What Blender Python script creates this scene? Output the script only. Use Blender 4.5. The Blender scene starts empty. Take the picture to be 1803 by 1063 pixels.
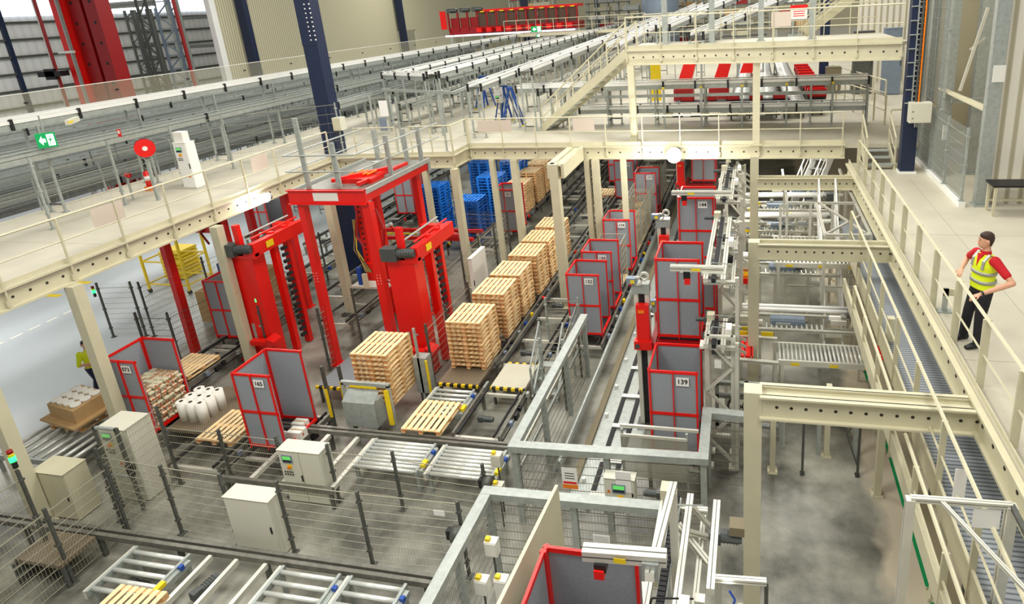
import bpy, bmesh, math, random
from mathutils import Vector, Matrix
random.seed(7)
SC = bpy.context.scene
COL = SC.collection
# ---------------------------------------------------------------- camera (solved from the photograph's three vanishing points)
H = 10.3
FPX, YAW, PIT, ROL = 1121.674, 0.229166, 0.308687, -0.064173
CX, CY = 1079.255, 365.066
def _cam():
    ca, sa, cb, sb, cc, sc = math.cos(YAW), math.sin(YAW), math.cos(PIT), math.sin(PIT), math.cos(ROL), math.sin(ROL)
    rz = Matrix(((ca, -sa, 0), (sa, ca, 0), (0, 0, 1)))
    right, fwd, up = Vector((1, 0, 0)), Vector((0, cb, -sb)), Vector((0, sb, cb))
    return rz @ (right*cc+up*sc), rz @ (up*cc-right*sc), rz @ fwd
CR, CU, CF = _cam()
cam = bpy.data.cameras.new('camera'); cam.sensor_width = 36; cam.lens = FPX/1803*36
cam.shift_x = (901.5-CX)/1803; cam.shift_y = (CY-531.5)/1803
cam.clip_start = .1; cam.clip_end = 600
co = bpy.data.objects.new('camera', cam); COL.objects.link(co)
co.matrix_world = Matrix(((CR.x, CU.x, -CF.x, 0), (CR.y, CU.y, -CF.y, 0), (CR.z, CU.z, -CF.z, H), (0, 0, 0, 1)))
SC.camera = co
# ---------------------------------------------------------------- light
w = bpy.data.worlds.new('hall_light'); SC.world = w; w.use_nodes = True
w.node_tree.nodes['Background'].inputs[0].default_value = (1.0, .99, .955, 1)
w.node_tree.nodes['Background'].inputs[1].default_value = .38
def area(x, y, z, sx, sy, e, c=(1, .975, .91), rot=(0, 0, 0)):
    l = bpy.data.lights.new('high_bay_and_fill_light', 'AREA'); l.shape = 'RECTANGLE'; l.size = sx; l.size_y = sy; l.energy = e; l.color = c
    o = bpy.data.objects.new('high_bay_and_fill_light', l); o.location = (x, y, z); o.rotation_euler = rot; COL.objects.link(o)
for ly in (3, 17, 31, 48):
    for lx in (-26, -9, 2):
        area(lx, ly, 17, 5, 5, (1080, 1080, 760)[(-26, -9, 2).index(lx)] if lx > -20 else 620)
for bx, by in ((-6.5, 26), (-12.5, 27), (1.2, 24.5), (-18.5, 25), (-7, 34), (-14, 35)):   # unseen fill lights added to brighten the space under the mezzanine
    area(bx, by, 4.9, 2.4, .8, 150)
for bx, by in ((-27, 14), (-27, 24)): area(bx, by, 4.6, 3, 3, 170)  # unseen low fill lights over the left hall floor
for bx, by in ((-34, 45), (-36, 75), (-62, 50)): area(bx, by, 20, 6, 6, 1700)  # unseen fill lights added to brighten the ribbed wall and far side
SC.view_settings.view_transform = 'Standard'; SC.view_settings.look = 'None'
SC.view_settings.gamma = 1; SC.view_settings.use_curve_mapping = False
SC.view_settings.exposure = .34
# ---------------------------------------------------------------- pixel -> place helpers (photo pixels, 1803 x 1063)
def ray(px, py): return CR*((px-CX)/FPX)+CU*((CY-py)/FPX)+CF
def onz(px, py, z):
    d = ray(px, py); return d*((z-H)/d.z)+Vector((0, 0, H))
def ony(px, py, Y):
    d = ray(px, py); return d*(Y/d.y)+Vector((0, 0, H))
def onx(px, py, X):
    d = ray(px, py); return d*(X/d.x)+Vector((0, 0, H))
def zat(base, px, py):
    d = ray(px, py); t = (d.x*base[0]+d.y*base[1])/(d.x*d.x+d.y*d.y); return H+t*d.z
def V(*a): return Vector(a)
# ---------------------------------------------------------------- materials
def lin(c): return tuple(((u/255)/12.92 if u/255 < .04045 else ((u/255+.055)/1.055)**2.4) for u in c)+(1,)
M = {}
def mat(name, rgb, rough=.5, metal=0, noise=.0, scale=6, spec=.5, bump=0, bscale=30, emit=0, rgb2=None):
    m = bpy.data.materials.new(name); m.use_nodes = True; nt = m.node_tree; b = nt.nodes['Principled BSDF']
    b.inputs['Roughness'].default_value = rough; b.inputs['Metallic'].default_value = metal
    b.inputs['Specular IOR Level'].default_value = spec
    c = lin(rgb); b.inputs['Base Color'].default_value = c
    if noise or rgb2:
        tc = nt.nodes.new('ShaderNodeTexCoord'); n = nt.nodes.new('ShaderNodeTexNoise'); n.inputs['Scale'].default_value = scale
        n.inputs['Detail'].default_value = 4
        r = nt.nodes.new('ShaderNodeValToRGB'); nt.links.new(tc.outputs['Object'], n.inputs['Vector']); nt.links.new(n.outputs['Fac'], r.inputs[0])
        c2 = lin(rgb2) if rgb2 else tuple(x*(1-noise) for x in c[:3])+(1,)
        r.color_ramp.elements[0].color = c2; r.color_ramp.elements[1].color = c
        r.color_ramp.elements[0].position = .35; r.color_ramp.elements[1].position = .62
        nt.links.new(r.outputs[0], b.inputs['Base Color'])
    if bump:
        tc = nt.nodes.new('ShaderNodeTexCoord'); n = nt.nodes.new('ShaderNodeTexNoise'); n.inputs['Scale'].default_value = bscale
        bp = nt.nodes.new('ShaderNodeBump'); bp.inputs['Strength'].default_value = bump; bp.inputs['Distance'].default_value = .01
        nt.links.new(tc.outputs['Object'], n.inputs['Vector']); nt.links.new(n.outputs['Fac'], bp.inputs['Height']); nt.links.new(bp.outputs[0], b.inputs['Normal'])
    if emit:
        b.inputs['Emission Color'].default_value = c; b.inputs['Emission Strength'].default_value = emit
    M[name] = m; return m
mat('cream', (206, 200, 170), .45, 0, .06, 3)
mat('cream_dark', (120, 110, 84), .6)
mat('hole', (40, 36, 28), .8)
mat('deck', (196, 190, 170), .55, 0, .1, 1.2)
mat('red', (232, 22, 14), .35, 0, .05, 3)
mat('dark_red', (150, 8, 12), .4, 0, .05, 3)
mat('panel_grey', (150, 156, 162), .6, 0, .1, 25)
mat('white', (236, 234, 224), .5)
mat('paper', (240, 238, 232), .7)
mat('deck_joint', (164, 158, 138), .7)
mat('old_sheet', (206, 192, 176), .7)
mat('black', (18, 18, 20), .5)
mat('rubber', (30, 30, 32), .7)
mat('galv', (172, 178, 172), .4, .25, .16, 9)
mat('galv_dark', (92, 94, 88), .45, .3, .2, 9)
mat('steel', (132, 130, 120), .32, .35, .25, 7)
mat('roller', (228, 230, 222), .25, .35, .08, 5)
mat('alu', (222, 220, 206), .35, .35, .06, 4)
mat('wire', (170, 166, 146), .4, .3)
mat('wire_dark', (112, 108, 92), .5, .3)
mat('motor', (84, 88, 86), .45, .3, .1, 8)
mat('navy', (14, 32, 64), .45, 0, .1, 3)
mat('blue', (22, 112, 206), .5, 0, .12, 6)
mat('ladder_blue', (20, 74, 160), .4)
mat('yellow', (240, 208, 20), .45)
mat('hivis', (222, 240, 20), .6)
mat('orange', (240, 130, 20), .5)
mat('green', (0, 150, 84), .5)
mat('cabinet', (214, 212, 194), .45)
mat('glass_dark', (30, 40, 60), .2)
mat('skin', (214, 160, 128), .55)
mat('hair', (58, 38, 26), .7)
mat('cloth_black', (26, 27, 32), .85)
mat('cloth_red', (196, 16, 30), .8)
mat('reflect', (168, 170, 160), .4, .3)
mat('cardboard', (190, 156, 106), .75, 0, .08, 6)
mat('wood', (250, 220, 168), .65, 0, .16, 5)
mat('wood2', (222, 176, 116), .7, 0, .22, 7)
mat('tag_red', (200, 80, 40), .7)
mat('ply', (200, 160, 104), .7, 0, .15, 5)
mat('bluegrey', (130, 144, 160), .5, .2, .1, 5)
mat('lamp_on', (255, 252, 240), .5, emit=22)
mat('lamp_green', (30, 255, 90), .4, emit=5)
mat('lamp_soft', (255, 255, 250), .4, emit=3)
mat('window_light', (235, 242, 255), .4, emit=1.1)
mat('screen', (90, 190, 90), .3, emit=.6)
mat('sign_green', (0, 150, 80), .4, emit=.35)
mat('plastic_white', (240, 240, 234), .35)
def grid_mat(name, rgb, rgb2, sc, thr=.5, rough=.45, metal=.4, axis=None):
    m = mat(name, rgb, rough, metal); nt = m.node_tree; b = nt.nodes['Principled BSDF']
    tc = nt.nodes.new('ShaderNodeTexCoord'); mp = nt.nodes.new('ShaderNodeMapping'); mp.inputs['Scale'].default_value = sc
    ck = nt.nodes.new('ShaderNodeTexChecker'); ck.inputs['Scale'].default_value = 1
    ck.inputs['Color1'].default_value = lin(rgb); ck.inputs['Color2'].default_value = lin(rgb2)
    nt.links.new(tc.outputs['Object'], mp.inputs[0]); nt.links.new(mp.outputs[0], ck.inputs[0]); nt.links.new(ck.outputs[0], b.inputs['Base Color'])
    return m
grid_mat('chequer_plate', (150, 136, 112), (112, 100, 84), (28, 28, 0.01))
grid_mat('hazard', (226, 190, 30), (30, 28, 24), (9, 9, .01), rough=.5, metal=0)
def wave_mat(name, rgb, rgb2, scale, direction='X', rough=.5, metal=.1, bump=.6):
    m = mat(name, rgb, rough, metal); nt = m.node_tree; b = nt.nodes['Principled BSDF']
    tc = nt.nodes.new('ShaderNodeTexCoord'); wv = nt.nodes.new('ShaderNodeTexWave'); wv.bands_direction = direction
    wv.inputs['Scale'].default_value = scale
    r = nt.nodes.new('ShaderNodeValToRGB'); r.color_ramp.elements[0].color = lin(rgb2); r.color_ramp.elements[1].color = lin(rgb)
    r.color_ramp.elements[0].position = .1; r.color_ramp.elements[1].position = .45
    nt.links.new(tc.outputs['Object'], wv.inputs['Vector']); nt.links.new(wv.outputs['Fac'], r.inputs[0]); nt.links.new(r.outputs[0], b.inputs['Base Color'])
    return m
wave_mat('grating', (146, 152, 156), (92, 98, 104), 4, 'Y')
wave_mat('paper_wrap', (226, 208, 178), (150, 112, 70), 3, 'Z', .7, 0)
def clear_mat(name, tint, a):
    m = bpy.data.materials.new(name); m.use_nodes = True; nt = m.node_tree; nt.nodes.clear()
    o = nt.nodes.new('ShaderNodeOutputMaterial'); mx = nt.nodes.new('ShaderNodeMixShader'); t = nt.nodes.new('ShaderNodeBsdfTransparent')
    p = nt.nodes.new('ShaderNodeBsdfPrincipled'); p.inputs['Base Color'].default_value = lin(tint); p.inputs['Roughness'].default_value = .12
    mx.inputs[0].default_value = a
    nt.links.new(t.outputs[0], mx.inputs[1]); nt.links.new(p.outputs[0], mx.inputs[2]); nt.links.new(mx.outputs[0], o.inputs[0]); M[name] = m
clear_mat('perspex', (190, 186, 160), .16)
clear_mat('perspex_thick', (170, 168, 150), .55)
def floor_mat():
    m = mat('concrete', (140, 139, 124), .3); nt = m.node_tree; b = nt.nodes['Principled BSDF']; L = nt.links.new
    tc = nt.nodes.new('ShaderNodeNewGeometry'); n = nt.nodes.new('ShaderNodeTexNoise'); n.inputs['Scale'].default_value = .45; n.inputs['Detail'].default_value = 6; n.inputs['Roughness'].default_value = .62
    r = nt.nodes.new('ShaderNodeValToRGB'); r.color_ramp.elements[0].color = lin((72, 72, 64)); r.color_ramp.elements[0].position = .36
    r.color_ramp.elements[1].color = lin((172, 170, 156)); r.color_ramp.elements[1].position = .66
    sx = nt.nodes.new('ShaderNodeSeparateXYZ'); L(tc.outputs['Position'], sx.inputs[0]); L(tc.outputs['Position'], n.inputs['Vector']); L(n.outputs['Fac'], r.inputs[0])
    n2 = nt.nodes.new('ShaderNodeTexNoise'); n2.inputs['Scale'].default_value = 1.3; L(tc.outputs['Position'], n2.inputs['Vector'])
    ad = nt.nodes.new('ShaderNodeMath'); ad.operation = 'MULTIPLY_ADD'; L(n2.outputs['Fac'], ad.inputs[0]); ad.inputs[1].default_value = .9; L(sx.outputs['X'], ad.inputs[2])
    mr = nt.nodes.new('ShaderNodeMapRange'); mr.inputs['From Min'].default_value = 2.75; mr.inputs['From Max'].default_value = 3.05; L(ad.outputs[0], mr.inputs['Value'])
    mx = nt.nodes.new('ShaderNodeMixRGB'); L(mr.outputs[0], mx.inputs[0]); L(r.outputs[0], mx.inputs[1]); mx.inputs[2].default_value = lin((214, 202, 178))
    # left hall floor: pale colour paints the bright reflections on glossy concrete
    m2 = nt.nodes.new('ShaderNodeMapRange'); m2.inputs['From Min'].default_value = -19.0; m2.inputs['From Max'].default_value = -19.6; L(sx.outputs['X'], m2.inputs['Value'])
    mx2 = nt.nodes.new('ShaderNodeMixRGB'); L(m2.outputs[0], mx2.inputs[0]); L(mx.outputs[0], mx2.inputs[1]); mx2.inputs[2].default_value = lin((190, 198, 202))
    L(mx2.outputs[0], b.inputs['Base Color'])
floor_mat()
# ---------------------------------------------------------------- mesh building
class MB:
    def __init__(s): s.v = []; s.f = []; s.m = []
    def add(s, vs, fs, mi=0):
        b = len(s.v); s.v += [tuple(x) for x in vs]; s.f += [tuple(b+i for i in f) for f in fs]; s.m += [mi]*len(fs); return s
    def box(s, x0, x1, y0, y1, z0, z1, mi=0):
        return s.add([(x0, y0, z0), (x1, y0, z0), (x1, y1, z0), (x0, y1, z0), (x0, y0, z1), (x1, y0, z1), (x1, y1, z1), (x0, y1, z1)],
                     [(0, 3, 2, 1), (4, 5, 6, 7), (0, 1, 5, 4), (1, 2, 6, 5), (2, 3, 7, 6), (3, 0, 4, 7)], mi)
    def cb(s, c, sx, sy, sz, mi=0): return s.box(c[0]-sx/2, c[0]+sx/2, c[1]-sy/2, c[1]+sy/2, c[2]-sz/2, c[2]+sz/2, mi)
    def frame(s, p, q, up=None):
        p, q = Vector(p), Vector(q); d = (q-p); d.normalize(); u = Vector(up) if up else Vector((0, 0, 1))
        if abs(d.dot(u)) > .98: u = Vector((0, 1, 0))
        r = d.cross(u); r.normalize(); u = r.cross(d); return p, q, r, u
    def bar(s, p, q, w, h=None, mi=0, up=None):
        h = h or w; p, q, r, u = s.frame(p, q, up); vs = []
        for e in (p, q):
            for a, b in ((-1, -1), (1, -1), (1, 1), (-1, 1)): vs.append(e+r*(a*w/2)+u*(b*h/2))
        return s.add(vs, [(0, 1, 2, 3), (7, 6, 5, 4), (0, 4, 5, 1), (1, 5, 6, 2), (2, 6, 7, 3), (3, 7, 4, 0)], mi)
    def tube(s, p, q, r, n=8, mi=0, r2=None):
        p, q, a, b = s.frame(p, q); r2 = r if r2 is None else r2; vs = []
        for e, rr in ((p, r), (q, r2)):
            for i in range(n):
                t = 2*math.pi*i/n; vs.append(e+a*(math.cos(t)*rr)+b*(math.sin(t)*rr))
        fs = [(i, (i+1) % n, n+(i+1) % n, n+i) for i in range(n)]+[tuple(range(n))[::-1], tuple(range(n, 2*n))]
        return s.add(vs, fs, mi)
    def path(s, pts, r, n=8, mi=0):
        for a, b in zip(pts, pts[1:]): s.tube(a, b, r, n, mi)
        return s
    def prism(s, pts, z0, z1, mi=0):
        n = len(pts); vs = [(p[0], p[1], z0) for p in pts]+[(p[0], p[1], z1) for p in pts]
        return s.add(vs, [tuple(range(n))[::-1], tuple(range(n, 2*n))]+[(i, (i+1) % n, n+(i+1) % n, n+i) for i in range(n)], mi)
    def slab(s, pts, d, mi=0):
        n = len(pts); d = Vector(d); vs = [Vector(p) for p in pts]+[Vector(p)+d for p in pts]
        return s.add(vs, [tuple(range(n))[::-1], tuple(range(n, 2*n))]+[(i, (i+1) % n, n+(i+1) % n, n+i) for i in range(n)], mi)
    def ball(s, c, r, n=10, mi=0, sz=1):
        vs, fs = [], []; k = n//2
        for j in range(k+1):
            t = math.pi*j/k
            for i in range(n):
                a = 2*math.pi*i/n; vs.append((c[0]+r*math.sin(t)*math.cos(a), c[1]+r*math.sin(t)*math.sin(a), c[2]+r*sz*math.cos(t)))
        for j in range(k):
            for i in range(n): fs.append((j*n+i, (j+1)*n+i, (j+1)*n+(i+1) % n, j*n+(i+1) % n))
        return s.add(vs, fs, mi)
    def ring(s, c, ax, r, t, w, n=20, mi=0):
        c = Vector(c); ax = Vector(ax).normalized(); u = Vector((0, 0, 1)) if abs(ax.z) < .9 else Vector((1, 0, 0)); a = ax.cross(u).normalized(); b = ax.cross(a); vs = []
        for i in range(n):
            e = a*math.cos(2*math.pi*i/n)+b*math.sin(2*math.pi*i/n)
            for rr, ww in ((r-t, -w/2), (r+t, -w/2), (r+t, w/2), (r-t, w/2)): vs.append(c+e*rr+ax*ww)
        fs = []
        for i in range(n):
            j = (i+1) % n
            for k in range(4): fs.append((i*4+k, i*4+(k+1) % 4, j*4+(k+1) % 4, j*4+k))
        return s.add(vs, fs, mi)
    def build(s, name, mats, parent=None, smooth=False):
        mats = [mats] if isinstance(mats, str) else mats
        if parent is not None: org = ORG[parent]
        else:
            xs = [p[0] for p in s.v]; ys = [p[1] for p in s.v]; zs = [p[2] for p in s.v]
            org = Vector(((min(xs)+max(xs))/2, (min(ys)+max(ys))/2, min(zs)))
        me = bpy.data.meshes.new(name)
        me.from_pydata([(x-org.x, y-org.y, z-org.z) for x, y, z in s.v], [], s.f)
        for k in mats: me.materials.append(M[k])
        me.polygons.foreach_set('material_index', s.m)
        if smooth: me.polygons.foreach_set('use_smooth', [len(q) < 5 for q in s.f])
        me.validate(); me.update()
        bmx = bmesh.new(); bmx.from_mesh(me); bmesh.ops.recalc_face_normals(bmx, faces=bmx.faces); bmx.to_mesh(me); bmx.free()
        o = bpy.data.objects.new(name, me); COL.objects.link(o)
        if parent is not None: o.parent = parent
        else: o.location = org
        ORG[o] = org; return o
ORG = {}
def tag(o, label=None, cat=None, group=None, kind=None):
    if label: o['label'] = label
    if cat: o['category'] = cat
    if group: o['group'] = group
    if kind: o['kind'] = kind
    return o
def thing(name, label, cat, loc, group=None):
    o = bpy.data.objects.new(name, None); COL.objects.link(o); o.location = loc; o.empty_display_size = .3
    ORG[o] = Vector(loc); return tag(o, label, cat, group)
def solo(mb, name, mats, label, cat, group=None, smooth=False): return tag(mb.build(name, mats, None, smooth), label, cat, group)
def struct(mb, name, mats): return tag(mb.build(name, mats), kind='structure')
def copy_tree(o, d, label=None, group=None):
    c = o.copy(); COL.objects.link(c); c.location = o.location+Vector(d); ORG[c] = ORG[o]+Vector(d)
    if label: c['label'] = label
    if group: c['group'] = group
    for ch in list(o.children):
        e = ch.copy(); COL.objects.link(e); e.parent = c; ORG[e] = ORG[c]
        for g in list(ch.children):
            h = g.copy(); COL.objects.link(h); h.parent = e; ORG[h] = ORG[c]
    return c
def text_part(txt, size, origin, right, up, m, parent, name='number'):
    """flat lettering centred on origin, spanned by right / up"""
    cu = bpy.data.curves.new('t', 'FONT'); cu.body = txt; cu.size = size; cu.align_x = 'CENTER'; cu.align_y = 'CENTER'; cu.extrude = .002; cu.offset = .018*size
    t = bpy.data.objects.new('t', cu); COL.objects.link(t)
    bpy.context.view_layer.update()
    me = bpy.data.meshes.new_from_object(t.evaluated_get(bpy.context.evaluated_depsgraph_get()))
    bpy.data.objects.remove(t); bpy.data.curves.remove(cu)
    r, u = Vector(right).normalized(), Vector(up).normalized(); n = r.cross(u); org = Vector(origin)-ORG[parent]
    for v in me.vertices: v.co = org+r*v.co.x+u*v.co.y+n*v.co.z
    me.name = name; me.materials.clear(); me.materials.append(M[m])
    o = bpy.data.objects.new(name, me); COL.objects.link(o); o.parent = parent; ORG[o] = ORG[parent]; return o
ORD = ['first', 'second', 'third', 'fourth', 'fifth', 'sixth', 'seventh', 'eighth', 'ninth', 'tenth', 'eleventh', 'twelfth', 'thirteenth', 'fourteenth', 'fifteenth', 'sixteenth', 'seventeenth', 'eighteenth', 'nineteenth', 'twentieth']
def lerp(a, b, t): return Vector(a)*(1-t)+Vector(b)*t
# ================================================================ THE SETTING
MZ, MBOT, PZ, PBOT = 5.3, 4.8, 4.7, 4.2
struct(MB().box(-95, 30, -3, 140, -.3, 0), 'floor', 'concrete')
struct(MB().prism([(-15.7, -1), (-15.7, 21.2), (-11, 21.5), (-11, 22.8), (3.0, 22.35), (14, 22.1), (14, 95), (-21.6, 95), (-21.6, -1)], MZ-.14, MZ), 'floor', 'deck')
struct(MB().box(3.12, 14, -1, 22.1, PZ-.14, PZ), 'floor', 'deck')
struct(MB().prism([(-4.6, 23.3), (4.6, 21.6), (4.6, 26.3), (-4.6, 27.1)], 8.56, 8.66), 'floor', 'deck')
wm = wave_mat('ribbed_cream', (212, 206, 176), (164, 156, 124), 1.15, 'Y', .55, .05)
wave_mat('ribbed_white', (228, 224, 208), (178, 170, 144), 1.0, 'Y', .6, .05)
wave_mat('far_cladding', (232, 232, 230), (222, 222, 220), .35, 'Y', .6, .05)
# long ribbed wall on the left, standing between the hall and the high-bay store; openings show the racks behind it
XW = -46
wy = [onx(251, 0, XW).y, 62, 64.5, 74, 79, 84, 94, 130]
g = MB(); z0, z1 = 0, 26
g.box(XW-.3, XW, 49.6, 79, 0, 26).box(XW-.3, XW, 84, 94, 0, 26).box(XW-.3, XW, 99, 130, 0, 26)
g.box(XW-.3, XW, 79, 84, 8.6, 26).box(XW-.3, XW, 94, 99, 9.6, 26)
struct(g, 'wall_left', 'ribbed_cream')
struct(MB().box(XW-.35, XW+.15, 49.0, 49.6, 0, 26), 'trim_1', 'plastic_white')
g = MB().box(-80, -79.6, 10, 110, 0, 26)
struct(g, 'wall_outer', 'far_cladding')
for i, z in enumerate((3.2, 5.0, 6.8, 8.6, 10.4, 12.2, 18)):
    struct(MB().box(-79.6, -79.3, 10, 110, z, z+.25), 'trim_%d' % (i+2), 'galv_dark')
for i, y in enumerate((24, 40, 56, 72)):
    struct(MB().box(-79.6, -79.2, y, y+.4, 0, 26), 'trim_%d' % (i+30), 'navy')
struct(MB().box(-79.5, -79.25, 10, 110, 13.0, 15.0), 'window_1', 'window_light')
struct(MB().box(-80, 20, 130, 130.4, 0, 26), 'wall_back', 'ribbed_cream')
# right side: galvanised mesh wall of the lift bay and pale ribbed wall
wx = 6.0
wave_mat('ribbed_white_x', (228, 224, 208), (178, 170, 144), 1.0, 'X', .6, .05)
struct(MB().box(wx, wx+9, 17.6, 17.8, PZ, 16), 'wall_right', 'ribbed_white_x')
struct(MB().box(wx+2.4, wx+2.6, 17.4, 26, PZ, 16).box(5.4,wx+2.6,24.2,24.4,PZ,16), 'wall_right', 'ribbed_white')
struct(MB().box(5.2, 5.36, 17.3, 22.9, PZ, PZ+.14), 'baseboard_right', 'plastic_white')

# ================================================================ STEELWORK OF THE MEZZANINES
def cbeam(p, q, h, label, cat='beam', depth=.22, holes=True, group=None, face=1, toe=0, step=.42, mat_='cream'):
    """channel beam from p to q (p, q = bottom edge of the face seen), flanges, toe board, row of holes"""
    p, q = Vector(p), Vector(q); d = (q-p).normalized(); n = d.cross(Vector((0, 0, 1)))*face; L = (q-p).length
    t = thing('steel_beam', label, cat, (p+q)/2, group); up = Vector((0, 0, 1)); g = MB()
    g.bar(p+up*h/2-n*(.02-0), q+up*h/2-n*.02, .02, h-.02)
    for z in (.03, h-.03): g.bar(p+up*z-n*.0+n*-.06+n*.06, q+up*z, .14, .05)
    g.build('web', mat_, t)
    k = MB()
    for i in range(max(2, int(L/.21))):
        for z in (.075, h-.075):
            k.cb(p+d*(.1+i*.21)+up*z+n*.004-n*.01, .03, .02, .012) if False else None
    if holes:
        i = .25
        while i < L-.1:
            c = p+d*i+up*h*.5; k.tube(c-n*.02, c-n*.001, .032, 6); i += step
        k.build('bolt_holes', 'hole', t)
    if toe:
        MB().bar(p+up*(h+toe/2)-n*.04, q+up*(h+toe/2)-n*.04, .02, toe).build('toe_board', mat_, t)
    return t
def column(x, y, z0, z1, label, s=.24, m='cream', group=None, dy=None):
    dy = dy or s
    t = thing('steel_column', label, 'column', (x, y, z0), group)
    g = MB().box(x-s/2, x+s/2, y-dy/2, y+dy/2, z0+.02, z1)
    g.box(x-s/2-.004, x-s/2, y-dy*.12, y+dy*.12, z0+.3, z1-.3)
    g.build('shaft', m, t)
    b = MB().box(x-s*.9, x+s*.9, y-dy*.9, y+dy*.9, z0, z0+.025)
    for sx in (-1, 1):
        for sy in (-1, 1): b.tube((x+sx*s*.7, y+sy*dy*.7, z0+.025), (x+sx*s*.7, y+sy*dy*.7, z0+.06), .02, 6)
    b.build('base_plate', m, t); return t
def railing(p, q, label, n, h=1.1, drop=.45, mids=(.55,), m='cream', sheets=(), group=None, out=None, post=.06):
    """guard rail from p to q (deck-level points); posts bolted to the beam face run down by drop"""
    p, q = Vector(p), Vector(q); up = Vector((0, 0, 1)); d = (q-p).normalized(); s = d.cross(up)
    t = thing('guard_rail', label, 'railing', (p+q)/2, group)
    MB().tube(p+up*h, q+up*h, .028, 6).build('top_rail', m, t)
    for k in mids: MB().tube(p+up*k, q+up*k, .017, 6).build('middle_rail', m, t)
    for i in range(n):
        c = p+(q-p)*((i+.0)/(n-1)) if n > 1 else p
        g = MB().bar(c-up*drop, c+up*h, .014 if post < .03 else .03, post, up=s)
        if drop > .2: g.bar(c-up*(drop-.05), c-up*(drop-.2), .09, .05, up=s)
        g.build('post', m, t)
    for (a, b) in sheets:
        c0, c1 = p+(q-p)*a, p+(q-p)*b
        MB().slab([c0+up*(h-.06), c1+up*(h-.06), c1+up*(h-.52), c0+up*(h-.52)], s*.008).build('paper_sheet', 'old_sheet', t)
    return t
XL = -15.7
A, B_, C_, D_ = V(XL, 21.25, MBOT), V(-10.98, 21.45, MBOT), V(-10.98, 22.8, MBOT), V(3.0, 22.35, MBOT)
cbeam(V(XL, 1, MBOT), V(XL, 12.5, MBOT), .5, 'cream perforated edge beam of the left mezzanine, nearest stretch', toe=.12, face=1, step=.36)
cbeam(V(XL, 12.5, MBOT), V(XL, 21.25, MBOT), .5, 'cream perforated edge beam of the left mezzanine, stretch behind the red crane', toe=.12, step=.36)
cbeam(A, B_, .5, 'short cream cross beam of the mezzanine above the blue pallets', toe=.12)
cbeam(B_, C_, .5, 'very short cream corner beam between two mezzanine edges', toe=.12, holes=False)
cbeam(C_, V(-4.4, 22.56, MBOT), .5, 'cream perforated edge beam of the middle mezzanine above the pallet stacks', toe=.14)
cbeam(V(-4.4, 22.56, MBOT), D_, .5, 'cream perforated edge beam of the middle mezzanine above containers 144 and 145', toe=.14)
cbeam(V(3.1, .5, PBOT), V(3.1, 22.3, PBOT), .45, 'long cream perforated edge beam under the right platform', toe=.14, face=-1)
# guard rails
ys = [onz(79, 390, 6.4).y]
def nposts(a, b): return max(2, int(round((Vector(b)-Vector(a)).length/1.45))+1)
a_, b_ = V(XL+.05, 1, MZ), V(XL+.05, 20.9, MZ)
t = railing(V(XL+.03, 2.3, MZ), V(XL+.03, 20.75, MZ), 'long cream guard rail along the edge of the left mezzanine', 14, sheets=((.505, .55), (.79, .83)), drop=.48)
railing(V(-14.9, 21.3, MZ), V(-13.2, 21.35, MZ), 'short cream guard rail on the mezzanine behind the crane platform', 2, drop=.1)
railing(V(-12.6, 21.4, MZ), B_+V(0, 0, .5), 'short cream guard rail above the blue pallets', 3, drop=.4)
railing(B_+V(0, 0, .5), C_+V(0, 0, .5), 'short cream corner guard rail at the step of the mezzanine edge', 2, drop=.4)
railing(C_+V(.1, -.03, .5), V(2.9, 22.33, MZ), 'long cream guard rail across the middle mezzanine', 11, drop=.45, sheets=((.03, .13), (.31, .37),))
railing(V(3.2, 22.35, MZ), V(3.2, 22.38, MZ), 'sloping cream stair handrail end beside the platform stairs', 2, drop=0) if False else None
pr = railing(V(3.19, 1.0, PZ), V(3.19, 20.6, PZ), 'long cream guard rail along the right platform, in front of the worker', 16, drop=.5, post=.11)
# stairs from the middle mezzanine down to the platform
def stairs(x0, x1, y0, z0, y1, z1, n, label, m='cream', rails=True, tm='galv'):
    """flight along y from (y0,z0) bottom to (y1,z1) top"""
    t = thing('staircase', label, 'stairs', ((x0+x1)/2, y0, z0))
    for x in (x0, x1):
        MB().bar((x, y0, z0+.1), (x, y1, z1-.05), .05, .26).build('stringer', m, t)
    for i in range(n):
        f = (i+.5)/n; y = y0+(y1-y0)*f; z = z0+(z1-z0)*(i+1)/(n+1)
        MB().cb(((x0+x1)/2, y, z), x1-x0-.06, .26, .035).build('tread', tm, t)
    if rails:
        for x in (x0, x1):
            MB().tube((x, y0, z0+1.05), (x, y1, z1+1.0), .028, 6).tube((x, y0, z0+.6), (x, y1, z1+.5), .018, 6).build('handrail', m, t)
            k = max(2, n//4+1)
            for i in range(k):
                f = i/(k-1); y = y0+(y1-y0)*f; z = z0+(z1-z0)*f
                MB().bar((x, y, z), (x, y, z+1.03), .05, .04).build('post', m, t)
    return t
stairs(3.5, 4.35, 21.1, PZ, 22.2, MZ, 3, 'short four-step cream staircase down to the right platform')
railing(V(3.45, 22.4, MZ), V(3.25, 22.42, MZ), 'cream', 2) if False else None
railing(V(4.42, 22.5, MZ), V(5.2, 22.5, MZ), 'short cream guard rail behind the right navy pillar', 3, drop=.1)
MB_ = None
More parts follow.
